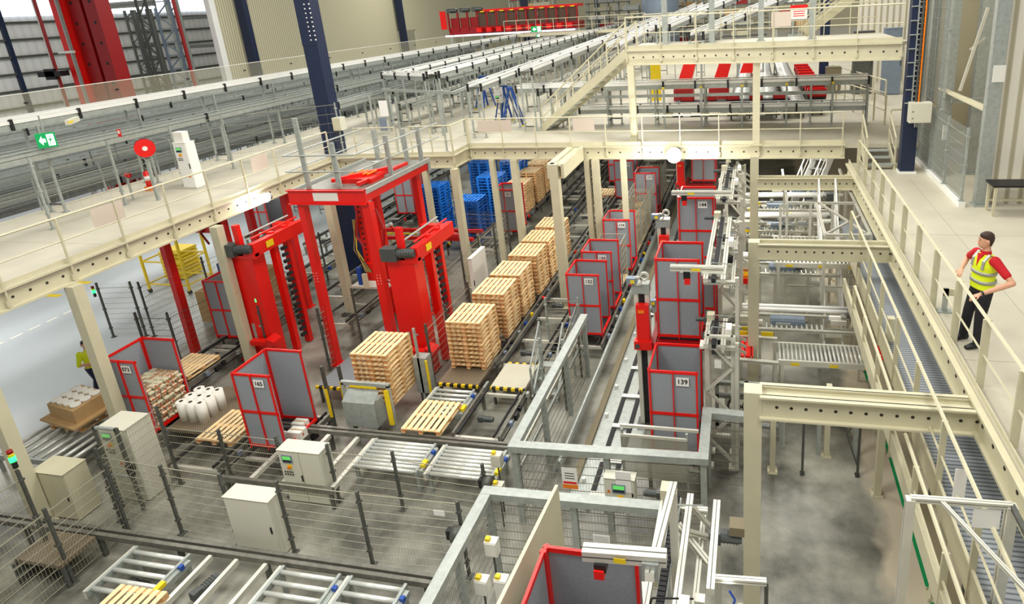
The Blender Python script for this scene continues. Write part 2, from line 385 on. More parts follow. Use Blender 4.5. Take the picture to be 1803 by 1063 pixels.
# beams bridging from the X=0 columns to the platform
for i, (y, lab) in enumerate(((20.6, 'cream perforated cross beam nearest the middle mezzanine'), (14.7, 'cream perforated cross beam in the middle, over the transparent enclosure'), (8.45, 'cream perforated cross beam nearest the camera, over the bare floor'))):
    t = thing('cross_beam', lab, 'beam', (1.6, y, PBOT), 'cross beams bridging to the right platform')
    g = MB().box(.1, 3.34, y-.01, y+.01, PBOT, PBOT+.4)
    for z in (PBOT, PBOT+.37): g.box(.1, 3.34, y-.08, y+.02, z, z+.03)
    g.build('front_channel', 'cream', t)
    g = MB().box(.1, 3.34, y+.24, y+.26, PBOT, PBOT+.4)
    for z in (PBOT, PBOT+.37): g.box(.1, 3.34, y+.23, y+.33, z, z+.03)
    g.build('rear_channel', 'cream', t)
    MB().box(.1, 3.34, y+.02, y+.24, PBOT+.3, PBOT+.33).build('cover_plate', 'cream', t)
    h = MB()
    for k in range(14): h.tube((.35+k*.21, y-.012, PBOT+.2), (.35+k*.21, y, PBOT+.2), .028, 6)
    h.build('bolt_holes', 'hole', t)
    column(0, y+.12, 0, PBOT+.42 if i else PBOT+1.1, ('cream column carrying the cross beam %s' % ('next to the middle mezzanine', 'over the transparent enclosure', 'nearest the camera')[i]), .27, group='columns in line under the cross beams')
# columns
column(0.05, 22.5, MZ, 8.13, 'cream column under the upper walkway, right one')
column(-4.42, 23.25, MZ, 8.13, 'cream column under the upper walkway, beside the long cream stair')
def topcol(px, py, z, label, s=.24, **k):
    p = onz(px, py, z); return column(p.x, p.y, 0, z, label, s, **k)
for px, py, lab in ((129, 502, 'cream column under the left mezzanine beside the worker in yellow'), (380, 398, 'cream column under the left mezzanine in front of the rear red crane'),
                    (748, 296, 'slim cream column under the mezzanine left of the blue pallets'), (800, 297, 'cream column under the mezzanine corner beside the blue pallets'),
                    (866, 281, 'slim cream column under the mezzanine at the left edge of container 101'), (905, 281, 'cream column standing in front of container 101'),
                    (1048, 281, 'bright cream column between the conveyors and container 174'), (1033, 281, 'slim cream column behind the bright cream column'),
                    (1097, 281, 'slim cream column in front of container 178'), (-62, 585, 'cream column at the left edge standing on the pale hall floor'), (576, 340, 'cream column under the mezzanine seen through the front red crane')):
    topcol(px, py, MBOT, lab, .26 if 'slim' not in lab else .2, group='columns under the mezzanines')
# forward bracket on its own column
t = thing('bracket_beam', 'short cream beam reaching forward from the mezzanine to a single column', 'beam', (-6.6, 21, MBOT))
MB().box(-6.85, -6.6, 19.9, 22.5, MBOT, MZ).box(-6.35, -6.25, 19.9, 22.5, MBOT, MZ).box(-6.6, -6.35, 19.9, 22.5, MZ-.08, MZ-.04).build('box_section', 'cream', t)
column(-6.6, 19.95, 0, MZ, 'cream column carrying the short forward beam between pallet stacks and container 132', .3)
# upper walkway
U0, U1 = V(-4.55, 23.3, 8.13), V(4.4, 21.5, 8.1)
cbeam(U0, U1, .55, 'long cream perforated edge beam of the upper walkway', toe=.14, step=.38)
railing(U0+V(0, 0, .57), U1+V(0, 0, .57), 'long cream guard rail of the upper walkway', 8, drop=.5, sheets=((.565, .635),), post=.07)
railing(V(-4.5, 27, 8.7), V(-.3, 26.6, 8.7), 'cream guard rail at the back of the upper walkway', 5, drop=.05)
railing(V(-.2, 26.6, 8.7), V(4.4, 26.2, 8.7), 'cream guard rail at the back of the upper walkway, right half', 6, drop=.05)
# navy building columns
def navy(x, y, z0, z1, label, s=.42, dy=.36, cable=False, g=None):
    t = thing('building_column', label, 'column', (x, y, z0), g)
    MB().box(x-s/2, x+s/2, y-dy/2, y+dy/2, z0, z1).build('shaft', 'navy', t)
    MB().box(x-s*.62, x+s*.62, y-dy*.7, y+dy*.7, z0, z0+.06).build('base_plate', 'plastic_white' if z0 else 'galv', t)
    return t
t = navy(-16.4, 22.1, 0, 19, 'thick navy building column rising through the mezzanine behind the front red crane', .62, .55)
g = MB()
for i in range(9):
    for j in range(2): g.tube((-16.3+.2*j, 21.80, 9.7+i*.16), (-16.3+.2*j, 21.825, 9.7+i*.16), .03, 6)
g.build('bolts', 'white', t)
MB().box(-16.72, -16.08, 21.81, 21.83, 9.5, 11.3).build('splice_plate', 'navy', t)
t = thing('junction_box', 'small cream junction box fixed to the right side of the thick navy column', 'box', (-15.9, 22, 6.3)); MB().box(-16.05, -15.7, 21.75, 22.1, 6.25, 6.75).build('body', 'cabinet', t); MB().box(-16.03, -15.72, 21.73, 21.75, 6.28, 6.72).build('lid', 'cream', t)
t = navy(4.65, 20.9, PZ, 18, 'navy building column standing on the right platform with cables and a grey box', .42, .36)
for i in range(14): MB().bar((4.42, 20.70, 6.9+i*.4), (4.92, 20.70, 6.9+i*.4), .03, .03).build('cable_clip', 'galv', t) if i < 8 else None
ct = thing('cable_ladder', 'galvanised cable ladder with orange and grey cables on the right navy column', 'cable ladder', (4.75, 20.66, 7.2))
MB().box(4.6, 4.62, 20.6, 20.7, 6.9, 12).box(4.86, 4.88, 20.6, 20.7, 6.9, 12).build('side_rail', 'galv', ct)
g = MB()
for i in range(34): g.box(4.6, 4.88, 20.62, 20.64, 6.95+i*.15, 6.98+i*.15)
g.build('rung', 'galv', ct)
MB().box(4.76, 4.80, 20.56, 20.61, 6.9, 12).build('orange_cable', 'orange', ct); MB().box(4.68, 4.73, 20.56, 20.61, 6.9, 12).box(4.81, 4.84, 20.56, 20.61, 6.9, 12).build('grey_cable', 'galv_dark', ct)
t = thing('switch_box', 'pale grey-green wall box mounted on the right navy column', 'box', (4.85, 20.5, 6.35))
MB().box(4.52, 5.12, 20.35, 20.68, 6.35, 6.95).build('body', 'cabinet', t); MB().box(4.53, 5.11, 20.33, 20.35, 6.37, 6.93).build('door', 'bluegrey' if False else 'cabinet', t)
MB().tube((4.6, 20.32, 6.7), (4.6, 20.34, 6.7), .02, 6).tube((4.6, 20.32, 6.5), (4.6, 20.34, 6.5), .02, 6).build('lock', 'motor', t)
for i in range(4): MB().tube((4.72+i*.05, 20.5, 6.2), (4.72+i*.05, 20.5, 6.36), .018, 6).build('cable_gland', 'galv', t)
for i, (px, pb, ptop) in enumerate(((452, 128, 430), (713, 80, 705), (928, 60, 925), (1054, 50, 1052), (1122, 40, 1120), (1160, 30, 1158))):
    X = (-45.3, -45.3, -24, -24, -24, -24)[i]; p = onx(px, pb, X)
    navy(p.x, p.y, 0 if X < -40 else MZ, 24, ('navy column against the ribbed wall, left one', 'navy column against the ribbed wall, right one', 'slim navy column beside the small green exit sign', 'slim navy column right of the far red machine', 'slim navy column behind the upper conveyors', 'farthest slim navy column at the top edge')[i], .8 if X < -40 else .7, .6)

for i, (x0, y0, x1, y1) in enumerate(((3.4, 15.2, 9, 15.2), (4.6, 1, 4.6, 20), (3.2, 9.6, 9, 9.6), (-15.5, 12, -21.4, 12), (-15.5, 17, -21.4, 17))): struct(MB().box(min(x0, x1), max(x0, x1)+.012, y0, y1+.012, (PZ if x0 > 0 else MZ), (PZ if x0 > 0 else MZ)+.002), 'trim_%d' % (50+i), 'deck_joint')
# ================================================================ CONTAINERS (red framed, grey panelled transport bins)
def container(x, y, z, num, label, open_side='R', w=1.06, d=1.16, h=2.09, cargo=None):
    """front panel faces -Y, left and back panels closed, right side open"""
    t = thing('transport_container', label, 'container', (x+w/2, y+d/2, z), 'red and grey numbered containers')
    e = .06
    def panel(name, a, b, zt, cross=True):
        a, b = Vector(a), Vector(b); up = V(0, 0, 1); hh = zt-z
        n = (b-a).normalized().cross(up)*.0
        f = MB(); L = (b-a).length; dd = (b-a).normalized()
        f.bar(a+up*.06, b+up*.06, .035, .12); f.bar(a+up*(hh-.03), b+up*(hh-.03), .035, .06)
        f.bar(a+dd*.035, a+dd*.035+up*hh, .036, .07, up=dd.cross(up)); f.bar(b-dd*.035, b-dd*.035+up*hh, .036, .07, up=dd.cross(up))
        if cross:
            o = V(0, -.012, 0); m = (a+b)/2+o; f.bar(m, m+up*hh, .02, .07, up=dd.cross(up)); f.bar(a+up*hh*.5+o, b+up*hh*.5+o, .02, .065)
        fr = f.build(name+'_frame', 'red', t)
        MB().bar(a+up*hh/2+V(0, .006, 0), b+up*hh/2+V(0, .006, 0), .014, hh-.04).build(name+'_panel', 'panel_grey', t)
    panel('front', (x, y+.02, z), (x+w, y+.02, z), z+h)
    panel('rear', (x, y+d-.02, z), (x+w, y+d-.02, z), z+h, False)
    panel('side', (x+.02, y+.05, z), (x+.02, y+d-.05, z), z+h, False)
    b = MB().box(x, x+w, y, y+d, z, z+.05)
    b.build('base', 'rubber' if not cargo else 'rubber', t)
    MB().box(x+w-.05, x+w, y+.03, y+d-.03, z, z+.13).build('base_rail', 'red', t)
    if num:
        pl = MB().box(x+w*.56, x+w*.56+.27, y-.012, y-.001, z+h-.33, z+h-.13).build('number_plate', 'paper', t)
        text_part(num, .15, (x+w*.56+.135, y-.016, z+h-.23), (1, 0, 0), (0, 0, 1), 'black', pl)
    return t
CX0 = -5.6
for y, num, lab in ((17.03, '132', 'red and grey container numbered 132, nearest of its lane'), (18.87, '150', 'red and grey container numbered 150, behind container 132'),
                    (22.1, '174', 'red and grey container numbered 174 beside the bright cream column'), (28.86, '107', 'red and grey container numbered 107 just under the mezzanine edge')):
    container(CX0, y, .5, num, lab)
container(-7.15, 31.4, .5, '178', 'red and grey container numbered 178 partly hidden by a slim column')
container(-8.2, 34.6, .5, '', 'red and grey container farthest back left of container 178')
container(-11.67, 26.06, .5, '101', 'red and grey container numbered 101 beside the far wooden pallet stacks')
container(-12.02, 10.83, .5, '165', 'red and grey container numbered 165 with two small white cartons inside')
container(-16.02, 10.99, .5, '073', 'red and grey container numbered 073 loaded with paper-wrapped bricks of goods')
container(-17.48, 15.64, .5, '', 'red and grey container behind the leftmost red crane leg')
container(-18.2, 28.5, .5, '', 'red and grey container seen under the front crane platform')
container(-24.6, 25.6, .5, '', 'red and grey container behind the rear red crane')
container(-2.27, 13.62, 2.5, '162', 'red and grey container numbered 162 raised on the red lift carriage')
container(-2.17, 11.53, .84, '139', 'red and grey container numbered 139 below container 162')
container(-2.2, 17.83, 2.7, '144', 'red and grey container numbered 144 raised behind container 162')
c5 = onz(1218, 321, 2.62); container(c5.x, c5.y, 2.62, '145', 'red and grey container numbered 145 raised highest, under the mezzanine edge')
container(-2.2, 3.95, 2.7, '', 'red and grey container at the bottom edge, seen from above its open top')
container(-2.05, 15.6, 1.3, '', 'red and grey container half hidden behind container 162')
# cargo
t = thing('wrapped_load', 'block of paper-wrapped goods with red marks inside container 073', 'goods', (-15.4, 11.6, .56))
g = MB(); r = MB()
random.seed(3)
for k in range(13):
    for i in range(5):
        for j in range(6):
            if 0 < i < 4 and 0 < j < 5 and k < 12: continue
            x0 = -15.88+i*.178+(.05 if k % 2 else 0); y0 = 11.08+j*.165; z0 = .56+k*.088
            q = random.uniform(-.012, .012)
            c = V(x0+.085+q, y0+.08+q, z0+.042); dx, dy, dz = .08, .073, .04
            g.add([c+V(a*dx*s, b*dy*s, e*dz) for e, s in ((-1, .8), (1, .8)) for a, b in ((-1, -1), (1, -1), (1, 1), (-1, 1))]+[c+V(a*dx, b*dy, 0) for a, b in ((-1, -1), (1, -1), (1, 1), (-1, 1))],
                  [(3, 2, 1, 0), (4, 5, 6, 7)]+[(u, (u+1) % 4, 8+(u+1) % 4, 8+u) for u in range(4)]+[(8+u, 8+(u+1) % 4, 4+(u+1) % 4, 4+u) for u in range(4)], 0 if random.random() < .6 else 1)
            if random.random() < .5: g.cb(c+V(dx*.96, random.uniform(-.03, .03), random.uniform(-.02, .02)), .02, .05, .03, 2)
g.build('packets', ['paper_wrap', 'cream', 'tag_red'], t)
for i, (x, y, z, sx, sy, sz, l) in enumerate(((-11.35, 11.5, .56, .34, .24, .2, 'small white carton at the back inside container 165'), (-11.2, 11.15, .56, .38, .26, .22, 'larger white carton with red mark inside container 165'), (-11.5, 11.05, .56, .22, .2, .18, 'small white carton at the front inside container 165'))):
    t = thing('carton', l, 'box', (x, y, z)); MB().box(x, x+sx, y, y+sy, z, z+sz).build('body', 'white', t)
    MB().box(x-.001, x+sx+.001, y+sy*.42, y+sy*.58, z+sz, z+sz+.002).build('tape', 'cardboard', t)
    MB().box(x+sx, x+sx+.003, y+sy*.3, y+sy*.5, z+sz*.4, z+sz*.7).build('red_mark', 'tag_red', t)
# ================================================================ PALLETS
def pallet(x, y, z, label, w=1.03, d=1.2, h=.135, wood='wood', dark='wood2', name='wooden_pallet', group=None, cat='pallet', colour=None):
    t = thing(name, label, cat, (x+w/2, y+d/2, z), group)
    g = MB(); n = 7; bw = .1
    for i in range(n):
        xx = x+i*(w-bw)/(n-1); g.box(xx, xx+bw, y, y+d, z+h-.018, z+h)
    g.build('deck_boards', wood, t)
    g = MB()
    for j in range(3):
        yy = y+j*(d-.1)/2; g.box(x, x+w, yy, yy+.1, z+h-.036, z+h-.018)
    g.build('stringer_boards', dark, t)
    for i in range(3):
        xx = x+i*(w-.1)/2; g = MB().box(xx, xx+.1, y, y+d, z, z+.018)
        for j in range(3): yy = y+j*(d-.12)/2; g.box(xx-.005, xx+.105, yy, yy+.12, z+.015, z+h-.034, 1)
        g.build('skid', [wood, dark], t)
    if colour:
        g = MB()
        for i in range(3):
            for sx in (0,):
                xx = x+i*(w-.12)/2; g.box(xx, xx+.12, y-.002, y, z+h-.07, z+h-.05)
        g.build('red_stencil', colour, t)
    return t
P0 = pallet(-8.46, 14.62, .62, 'x', colour='tag_red')
def stack(x, y, z, n, where, group, src=P0, h=.135, use=False, jit=.015):
    for k in range(n):
        lab = 'wooden pallet, %s in the stack %s' % ('topmost' if k == n-1 else ('lowest' if k == 0 else ORD[n-1-k]+' from the top'), where)
        d = V(x, y, z+k*h)-V(-8.46, 14.62, .62)+V(random.uniform(-jit, jit), random.uniform(-jit, jit), 0)
        if use and k == 0: src['label'] = lab; src['group'] = group; continue
        copy_tree(src, d, lab, group)
stack(-8.46, 14.62, .62, 11, 'nearest of the long row', 'pallets in the nearest stack of the row', use=True)
NM = ['nearest of the long row', 'second along the long row', 'third along the long row', 'fourth along the long row', 'fifth along the long row', 'farthest along the long row']
for i, y in enumerate((16.43, 17.85, 19.52, 20.95, 22.5)):
    stack(-8.46, y, .62, 11 if i != 3 else 11, NM[i+1], 'pallets in the %s stack of the row' % ORD[i+1])
stack(-10.2, 12.72, .62, 11, 'behind the galvanised stop at the left', 'pallets in the stack behind the galvanised stop')
for i, (x, y, n) in enumerate(((-12.1, 28.6, 11), (-12.1, 30.3, 12), (-12.2, 32.0, 12), (-12.2, 33.9, 12))):
    stack(x, y, .62, n, ('just behind container 101', 'second behind container 101', 'third behind container 101', 'farthest behind container 101')[i], 'pallets in the %s far stack' % ORD[i])
def single(x, y, z, lab): copy_tree(P0, V(x, y, z)-V(-8.46, 14.62, .62), lab)
single(-8.4, 11.7, .62, 'single wooden pallet lying on the roller conveyor in front of the lift'); single(-13.4, 10.65, .62, 'single wooden pallet between containers 073 and 165')
single(-17.1, 13.1, .62, 'single wooden pallet on the conveyor behind container 073'); single(-11.28, 5.62, .62, 'single wooden pallet cut off by the bottom edge of the photo')
single(-8.3, 31.3, .62, 'single wooden pallet far back under the mezzanine beside container 178')
for k in range(2): single(-8.3, 35.4, .62+k*.14, 'wooden pallet under the pink load far under the mezzanine, %s one' % ('lower', 'upper')[k])
# blue pallets
PB = pallet(-13.5, 25.75, .02, 'x', w=1.15, d=1.15, h=.15, wood='blue', dark='blue', name='blue_pallet')
def bstack(x, y, n, where, first=False):
    for k in range(n):
        lab = 'blue pallet, %s in stack %s' % ('topmost' if k == n-1 else ('lowest' if k == 0 else ORD[n-1-k]+' from the top'), where)
        if first and k == 0: PB['label'] = lab; PB['group'] = 'blue pallets in the stack '+where; continue
        copy_tree(PB, V(x+13.5+random.uniform(-.02, .02), y-25.75, k*.15), lab, 'blue pallets in the stack '+where)
bstack(-13.5, 25.75, 14, 'nearest the red scissor machine', True); bstack(-13.4, 28.2, 17, 'behind the nearest blue stack'); bstack(-16.0, 27.0, 16, 'left of the cream corner column')
bstack(-14.9, 30.6, 18, 'farthest back left'); bstack(-13.2, 30.8, 18, 'farthest back right')
# ================================================================ CONVEYORS ON THE HALL FLOOR
def conv_frame(t, x0, x1, y0, y1, z, rail=.06, hh=.14, legs=True, m='galv_dark', axis='Y'):
    if axis == 'Y':
        for x in (x0, x1): MB().box(x-rail/2, x+rail/2, y0, y1, z-hh, z).build('side_rail', m, t)
    else:
        for y in (y0, y1): MB().box(x0, x1, y-rail/2, y+rail/2, z-hh, z).build('side_rail', m, t)
    if legs:
        L = (y1-y0) if axis == 'Y' else (x1-x0); n = max(2, int(L/1.6)+1)
        for i in range(n):
            for s in (0, 1):
                if axis == 'Y': x = (x0, x1)[s]; y = y0+.1+(L-.2)*i/(n-1)
                else: y = (y0, y1)[s]; x = x0+.1+(L-.2)*i/(n-1)
                MB().box(x-.04, x+.04, y-.03, y+.03, 0, z-hh).build('leg', m, t)
def motor(p, d, t, L=.4, r=.08):
    d = Vector(d).normalized(); p = Vector(p)
    g = MB().tube(p, p+d*L*.6, r, 12); 
    for i in range(5): g.tube(p+d*L*(.1+.1*i), p+d*L*(.12+.1*i), r*1.15, 12)
    g.tube(p+d*L*.6, p+d*L*.68, r*.9, 12); g.bar(p-d*L*.35, p, r*1.9, r*2.1)
    return g.build('gear_motor', 'motor', t)
def chain_conv(x0, x1, y0, y1, z, label, cross=1.45, mot=3.2, m='steel', cm='alu', plate=None, double=True):
    t = thing('chain_conveyor', label, 'conveyor', ((x0+x1)/2, y0, 0), 'chain conveyors along the hall floor')
    conv_frame(t, x0, x1, y0, y1, z, m=m)
    if double:
        for x in (x0+.13, x1-.13): MB().box(x-.02, x+.02, y0, y1, z-.05, z+.01).build('chain', 'rubber', t)
    n = int((y1-y0)/cross)
    for i in range(n+1):
        y = y0+.05+i*(y1-y0-.1)/max(1, n); MB().box(x0, x1, y-.04, y+.04, z-.2, z-.12).build('cross_member', cm, t)
    i = 0
    y = y0+1
    while y < y1:
        motor((x0+.35, y, z-.3), (1, 0, 0), t, .4, .07)
        MB().box(x1+.04, x1+.12, y-.1, y+.1, z-.2, z-.05).box(x1+.05, x1+.1, y+.2, y+.26, z-.12, z).build('sensor', 'black', t)
        y += mot
    y = y0+.6; k = 0
    while y < min(y1, 30):
        MB().cb((x1+.09, y, z-.06), .08, .12, .12).build('sensor_block', ('bluegrey', 'black', 'galv', 'ladder_blue', 'yellow', 'motor', 'red')[k % 7], t); MB().cb((x0-.06, y+.35, z-.1), .06, .3, .05).build('cable_clip', 'galv', t); y += .62; k += 1
    MB().box(x1+.04, x1+.06, y0, y1, z-.2, z-.17).build('cable_tray', 'rubber', t)
    return t
def roller_conv(x0, x1, y0, y1, z, label, n, axis='X', r=.046, m='galv', legs=True, rm='roller', group='roller conveyor tables', cap=60):
    """axis: direction in which the roller tubes run"""
    t = thing('roller_conveyor', label, 'conveyor', ((x0+x1)/2, (y0+y1)/2, 0), group)
    conv_frame(t, x0, x1, y0, y1, z, axis='Y' if axis == 'X' else 'X', m=m, legs=legs)
    for i in range(n):
        f = (i+.5)/n
        if axis == 'X': y = y0+(y1-y0)*f; MB().tube((x0+.03, y, z-r), (x1-.03, y, z-r), r, 10).build('roller', rm, t, True)
        else: x = x0+(x1-x0)*f; MB().tube((x, y0+.03, z-r), (x, y1-.03, z-r), r, 10).build('roller', rm, t, True)
    if axis == 'X':
        MB().box(x1+.03, x1+.12, y0+.1, y1-.1, z-.16, z-.04).build('chain_guard', 'galv', t); MB().box(x1+.03, x1+.13, y0+.2, y0+.4, z-.04, z+.04).build('light_sensor', 'yellow', t); MB().cb((x1+.1, y1-.3, z-.02), .08, .08, .1).build('push_button', 'ladder_blue', t); motor(((x0+x1)/2-.2, (y0+y1)/2, z-.35), (1, 0, 0), t, .45, .08)
        MB().box(x0-.1, x0-.03, y0, y1, z-.2, z-.02).build('outer_rail', 'alu', t)
    return t
chain_conv(-8.55, -7.35, 15.1, 38, .6, 'dark chain conveyor carrying the long row of wooden pallet stacks')
chain_conv(-7.15, -5.95, 15.15, 40, .6, 'open chain conveyor with bright cross bars between pallet stacks and containers')
chain_conv(-7.15, -5.95, 11.9, 13.8, .6, 'short open chain conveyor in front of the grey hazard-edged plate', cross=1.6)
chain_conv(-5.65, -4.5, 16.6, 38, .5, 'chain conveyor carrying containers 132, 150 and 174', cross=1.2)
chain_conv(-12.2, -11.0, 24, 42, .6, 'chain conveyor under container 101 and the far pallet stacks')
chain_conv(-9.9, -8.9, 27, 42, .6, 'far empty chain conveyor under the mezzanine')
chain_conv(-14.6, -13.4, 17, 24.5, .6, 'grey chain conveyor behind the front red crane')
for i, (x0, x1, y0, y1, l) in enumerate(((-8.55, -7.35, 13.85, 15.1, 'brown chequered floor plate with hazard edge under the nearest pallet stack'), (-6.98, -6.0, 13.85, 15.15, 'pale grey hazard-edged plate between the conveyor rails'), (-12.0, -10.9, 13.3, 15.0, 'ribbed hazard-edged plate left of the left pallet stack'),
                                    (-14.7, -13.35, 11.0, 13.0, 'brown plate beside the white rolls'), (-14.25, -13.1, 7.0, 7.8, 'brown chequered turntable plate in the lower left corner'))):
    t = thing('transfer_plate', l, 'plate', ((x0+x1)/2, y0, .5)); MB().box(x0, x1, y0+.07, y1-.07 if i < 2 else y1, .52, .6).build('plate', 'deck' if i == 1 else ('chequer_plate' if i != 2 else 'grating'), t)
    if i < 3:
        MB().box(x0, x1, y0, y0+.07, .52, .602).build('hazard_strip', 'hazard', t)
        if i == 1: MB().box(x0, x1, y1-.07, y1, .52, .602).build('hazard_strip', 'hazard', t)
    else: MB().box(x0, x0+.06, y0, y1, 0, .52).build('leg', 'galv_dark', t)
    for x in (x0+.02, x1-.08): MB().box(x, x+.06, y0+.1, y0+.16, 0, .52).build('leg', 'galv_dark', t)
# cross transfer line in front of the lift (runs along X)
CL = (('nearest container 165', -9.0+.0, -7.85), ('beside the guard beam', -7.6, -6.4))
roller_conv(-8.95, -7.4, 10.5, 11.5, .58, 'roller table with bright rollers in front of the single pallet', 8)
roller_conv(-7.1, -5.6, 10.5, 11.5, .58, 'roller table with bright rollers beside the galvanised guard beam', 8)
roller_conv(-8.45, -7.4, 12.6, 13.75, .58, 'small roller table between the single pallet and the brown plate', 6)
t = thing('cross_conveyor', 'long grey double rail crossing in front of the roller tables', 'conveyor', (-9, 11.6, 0))
for y in (11.55, 11.68): MB().box(-12.0, -5.6, y, y+.07, .48, .6).build('rail', 'steel', t)
for x in (-11.9, -10.4, -8.9, -7.4, -5.8): MB().box(x, x+.08, 11.57, 11.65, 0, .48).build('leg', 'galv_dark', t)
t = thing('cross_conveyor', 'open frame with slanting pale bars left of the roller tables', 'conveyor', (-10.4, 10.8, 0))
for x in (-11.2, -10.35, -9.55, -9.1): MB().box(x, x+.1, 9.8, 11.5, .45, .55).build('slanting_bar', 'alu', t)
MB().box(-11.9, -9.0, 9.75, 9.83, .42, .56).build('front_rail', 'steel', t); motor((-11.0, 10.6, .35), (.3, 1, 0), t)
for x in (-11.8, -9.1): MB().box(x, x+.07, 9.76, 9.82, 0, .42).build('leg', 'galv_dark', t)
# lower-left transfer line
t = thing('cross_conveyor', 'long dark double rail running across the lower left of the photo', 'conveyor', (-12, 8.3, 0))
for y in (7.84, 7.98): MB().box(-16.5, -5.6, y, y+.08, .48, .6).build('rail', 'steel', t)
for x in (-15.2, -13.2, -11.2, -9.2, -5.8): MB().box(x, x+.08, 7.86, 7.94, 0, .48).build('leg', 'galv_dark', t)
roller_conv(-12.0, -10.75, 6.7, 7.75, .58, 'roller table in the lower left beside the brown plate', 5)
roller_conv(-8.65, -7.45, 6.0, 7.8, .58, 'left one of two bright roller tables at the bottom edge', 8)
roller_conv(-7.2, -6.1, 6.0, 7.8, .58, 'right one of two bright roller tables at the bottom edge', 8)
t = thing('cross_conveyor', 'frame with three pale slanting bars and a motor at the lower left', 'conveyor', (-9.7, 7.3, 0))
for x in (-10.35, -9.75, -9.1): MB().box(x, x+.08, 6.0, 7.8, .45, .56).build('slanting_bar', 'alu', t)
motor((-10.0, 7.2, .4), (.2, 1, 0), t, .5); MB().box(-10.4, -9.0, 6.0, 6.08, .42, .56).build('front_rail', 'steel', t)
for x in (-10.2, -9.2): MB().box(x, x+.06, 6.01, 6.07, 0, .42).build('leg', 'galv_dark', t)
roller_conv(-18.6, -16.2, 9.7, 11.2, .5, 'roller table at the left carrying the blue pallet of white rolls', 8, axis='Y')
chain_conv(-17.2, -16.0, 13, 18, .6, 'chain conveyor under the single pallet behind container 073', cross=.9)
chain_conv(-13.6, -12.2, 10.0, 12.0, .58, 'conveyor section under the pallet between containers 073 and 165')
chain_conv(-16.1, -14.9, 10.6, 12.6, .49, 'conveyor section under container 073', mot=5); chain_conv(-12.05, -10.9, 10.6, 12.4, .49, 'conveyor section under container 165', mot=5)
chain_conv(-7.2, -6.1, 31, 33.2, .49, 'conveyor section under container 178', mot=5); chain_conv(-8.2, -7.15, 34.2, 36, .49, 'conveyor section under the farthest container', mot=5)
chain_conv(-17.5, -16.4, 15.4, 17, .49, 'conveyor section under the container behind the leftmost red leg', mot=5); chain_conv(-18.2, -17.1, 28, 30, .49, 'conveyor section under the container beyond the front crane', mot=5); chain_conv(-24.6, -23.5, 25, 27, .49, 'conveyor section under the container behind the rear crane', mot=5)
chain_conv(-2.2, -1.1, 11.3, 12.9, .82, 'transfer stand under container 139', mot=5)
# rail track of the shuttle lift
t = thing('track_rail', 'thick round galvanised rail beside the container lane', 'rail', (-4.4, 20, 0))
MB().bar((-4.35, 11.5, .25), (-4.35, 40, .25), .12, .16).tube((-4.35, 11.5, .36), (-4.35, 40, .36), .05, 8).build('rail', 'galv', t)
t = thing('track_rail', 'dark flat rail next to the thick galvanised rail', 'rail', (-4.0, 20, 0)); MB().box(-4.02, -3.86, 11.2, 40, 0, .1).build('rail', 'cream_dark', t)
for x, l in ((-3.45, 'narrow dark floor rail of the lift track, left'), (-3.05, 'narrow dark floor rail of the lift track, right')):
    t = thing('track_rail', l, 'rail', (x, 20, 0)); MB().box(x-.05, x+.05, 10.6, 40, .02, .07).build('rail', 'rubber', t)
solo(MB().box(-3.95, -2.65, 10.6, 40, 0, .02), 'track_plate', 'galv', 'bright steel plates laid along the lift track', 'floor plate')
for i, y in enumerate((10.9, 12.0, 13.3, 14.6, 16.0, 17.6, 19.4)):
    solo(MB().box(-3.5, -3.0, y, y+.14, .07, .09), 'rail_tie', 'white', 'white tie strip across the lift track, %s from the front' % ORD[i], 'tie', 'white tie strips on the lift track')
    solo(MB().tube((-3.75, y+.5, .02), (-3.75, y+.5, .1), .05, 8), 'track_bolt', 'white', 'white anchor on the lift track, %s from the front' % ORD[i], 'bolt', 'white anchors on the lift track')
# ================================================================ MESH FENCES
def fence(pts, z1, label, z0=.12, sp=1.5, group=None, m='wire', pm='galv_dark', hs=.2, vs=.06, hw=.009, vw=.0026, base=0, zfoot=0, top=True):
    c = (Vector(pts[0])+Vector(pts[-1]))/2; t = thing('mesh_fence', label, 'fence', (c.x, c.y, zfoot), group); up = V(0, 0, 1)
    first = True
    for a, b in zip(pts, pts[1:]):
        a, b = V(a[0], a[1], 0), V(b[0], b[1], 0); L = (b-a).length; n = max(1, round(L/sp)); d = (b-a)/L
        for i in range(n+1):
            if i == 0 and not first: continue
            p = a+(b-a)*i/n
            g = MB().bar(p+up*zfoot, p+up*(z1+.03), .06, .05, up=d)
            g.cb(p+up*(zfoot+.01), .14, .14, .02)
            for zz in (z0+.25, (z0+z1)/2, z1-.2): g.cb(p+up*zz, .09, .09, .04)
            g.build('post', pm, t)
        first = False
        for i in range(n):
            p, q = a+(b-a)*i/n+d*.04, a+(b-a)*(i+1)/n-d*.04; g = MB(); z = z0
            while z < z1+.001:
                w = hw*(1.6 if (top and z+hs > z1) else 1); g.bar(p+up*z, q+up*z, w, w); z += hs
            LL = (q-p).length; k = int(LL/vs)
            for j in range(k+1):
                s = p+(q-p)*j/k; g.bar(s+up*z0, s+up*z1, vw, vw)
            g.build('mesh_panel', m, t)
    return t
fence([(-12.84, 15.0), (-12.4, 17.85)], 2.1, 'mesh fence in front of the left leg of the front red crane')
fence([(-10.96, 17.9), (-10.4, 18.3), (-10.4, 24.4), (-12.5, 24.5)], 2.1, 'mesh fence running back beside the conveyors from the front red crane')
fence([(-8.95, 14.4), (-8.95, 15.6), (-8.95, 17.2)], 2.1, 'mesh fence between the red mast and the nearest pallet stacks')
fence([(-10.96, 14.2), (-10.3, 14.2)], 2.1, 'narrow mesh panel in front of the big red mast', sp=.7) if False else None
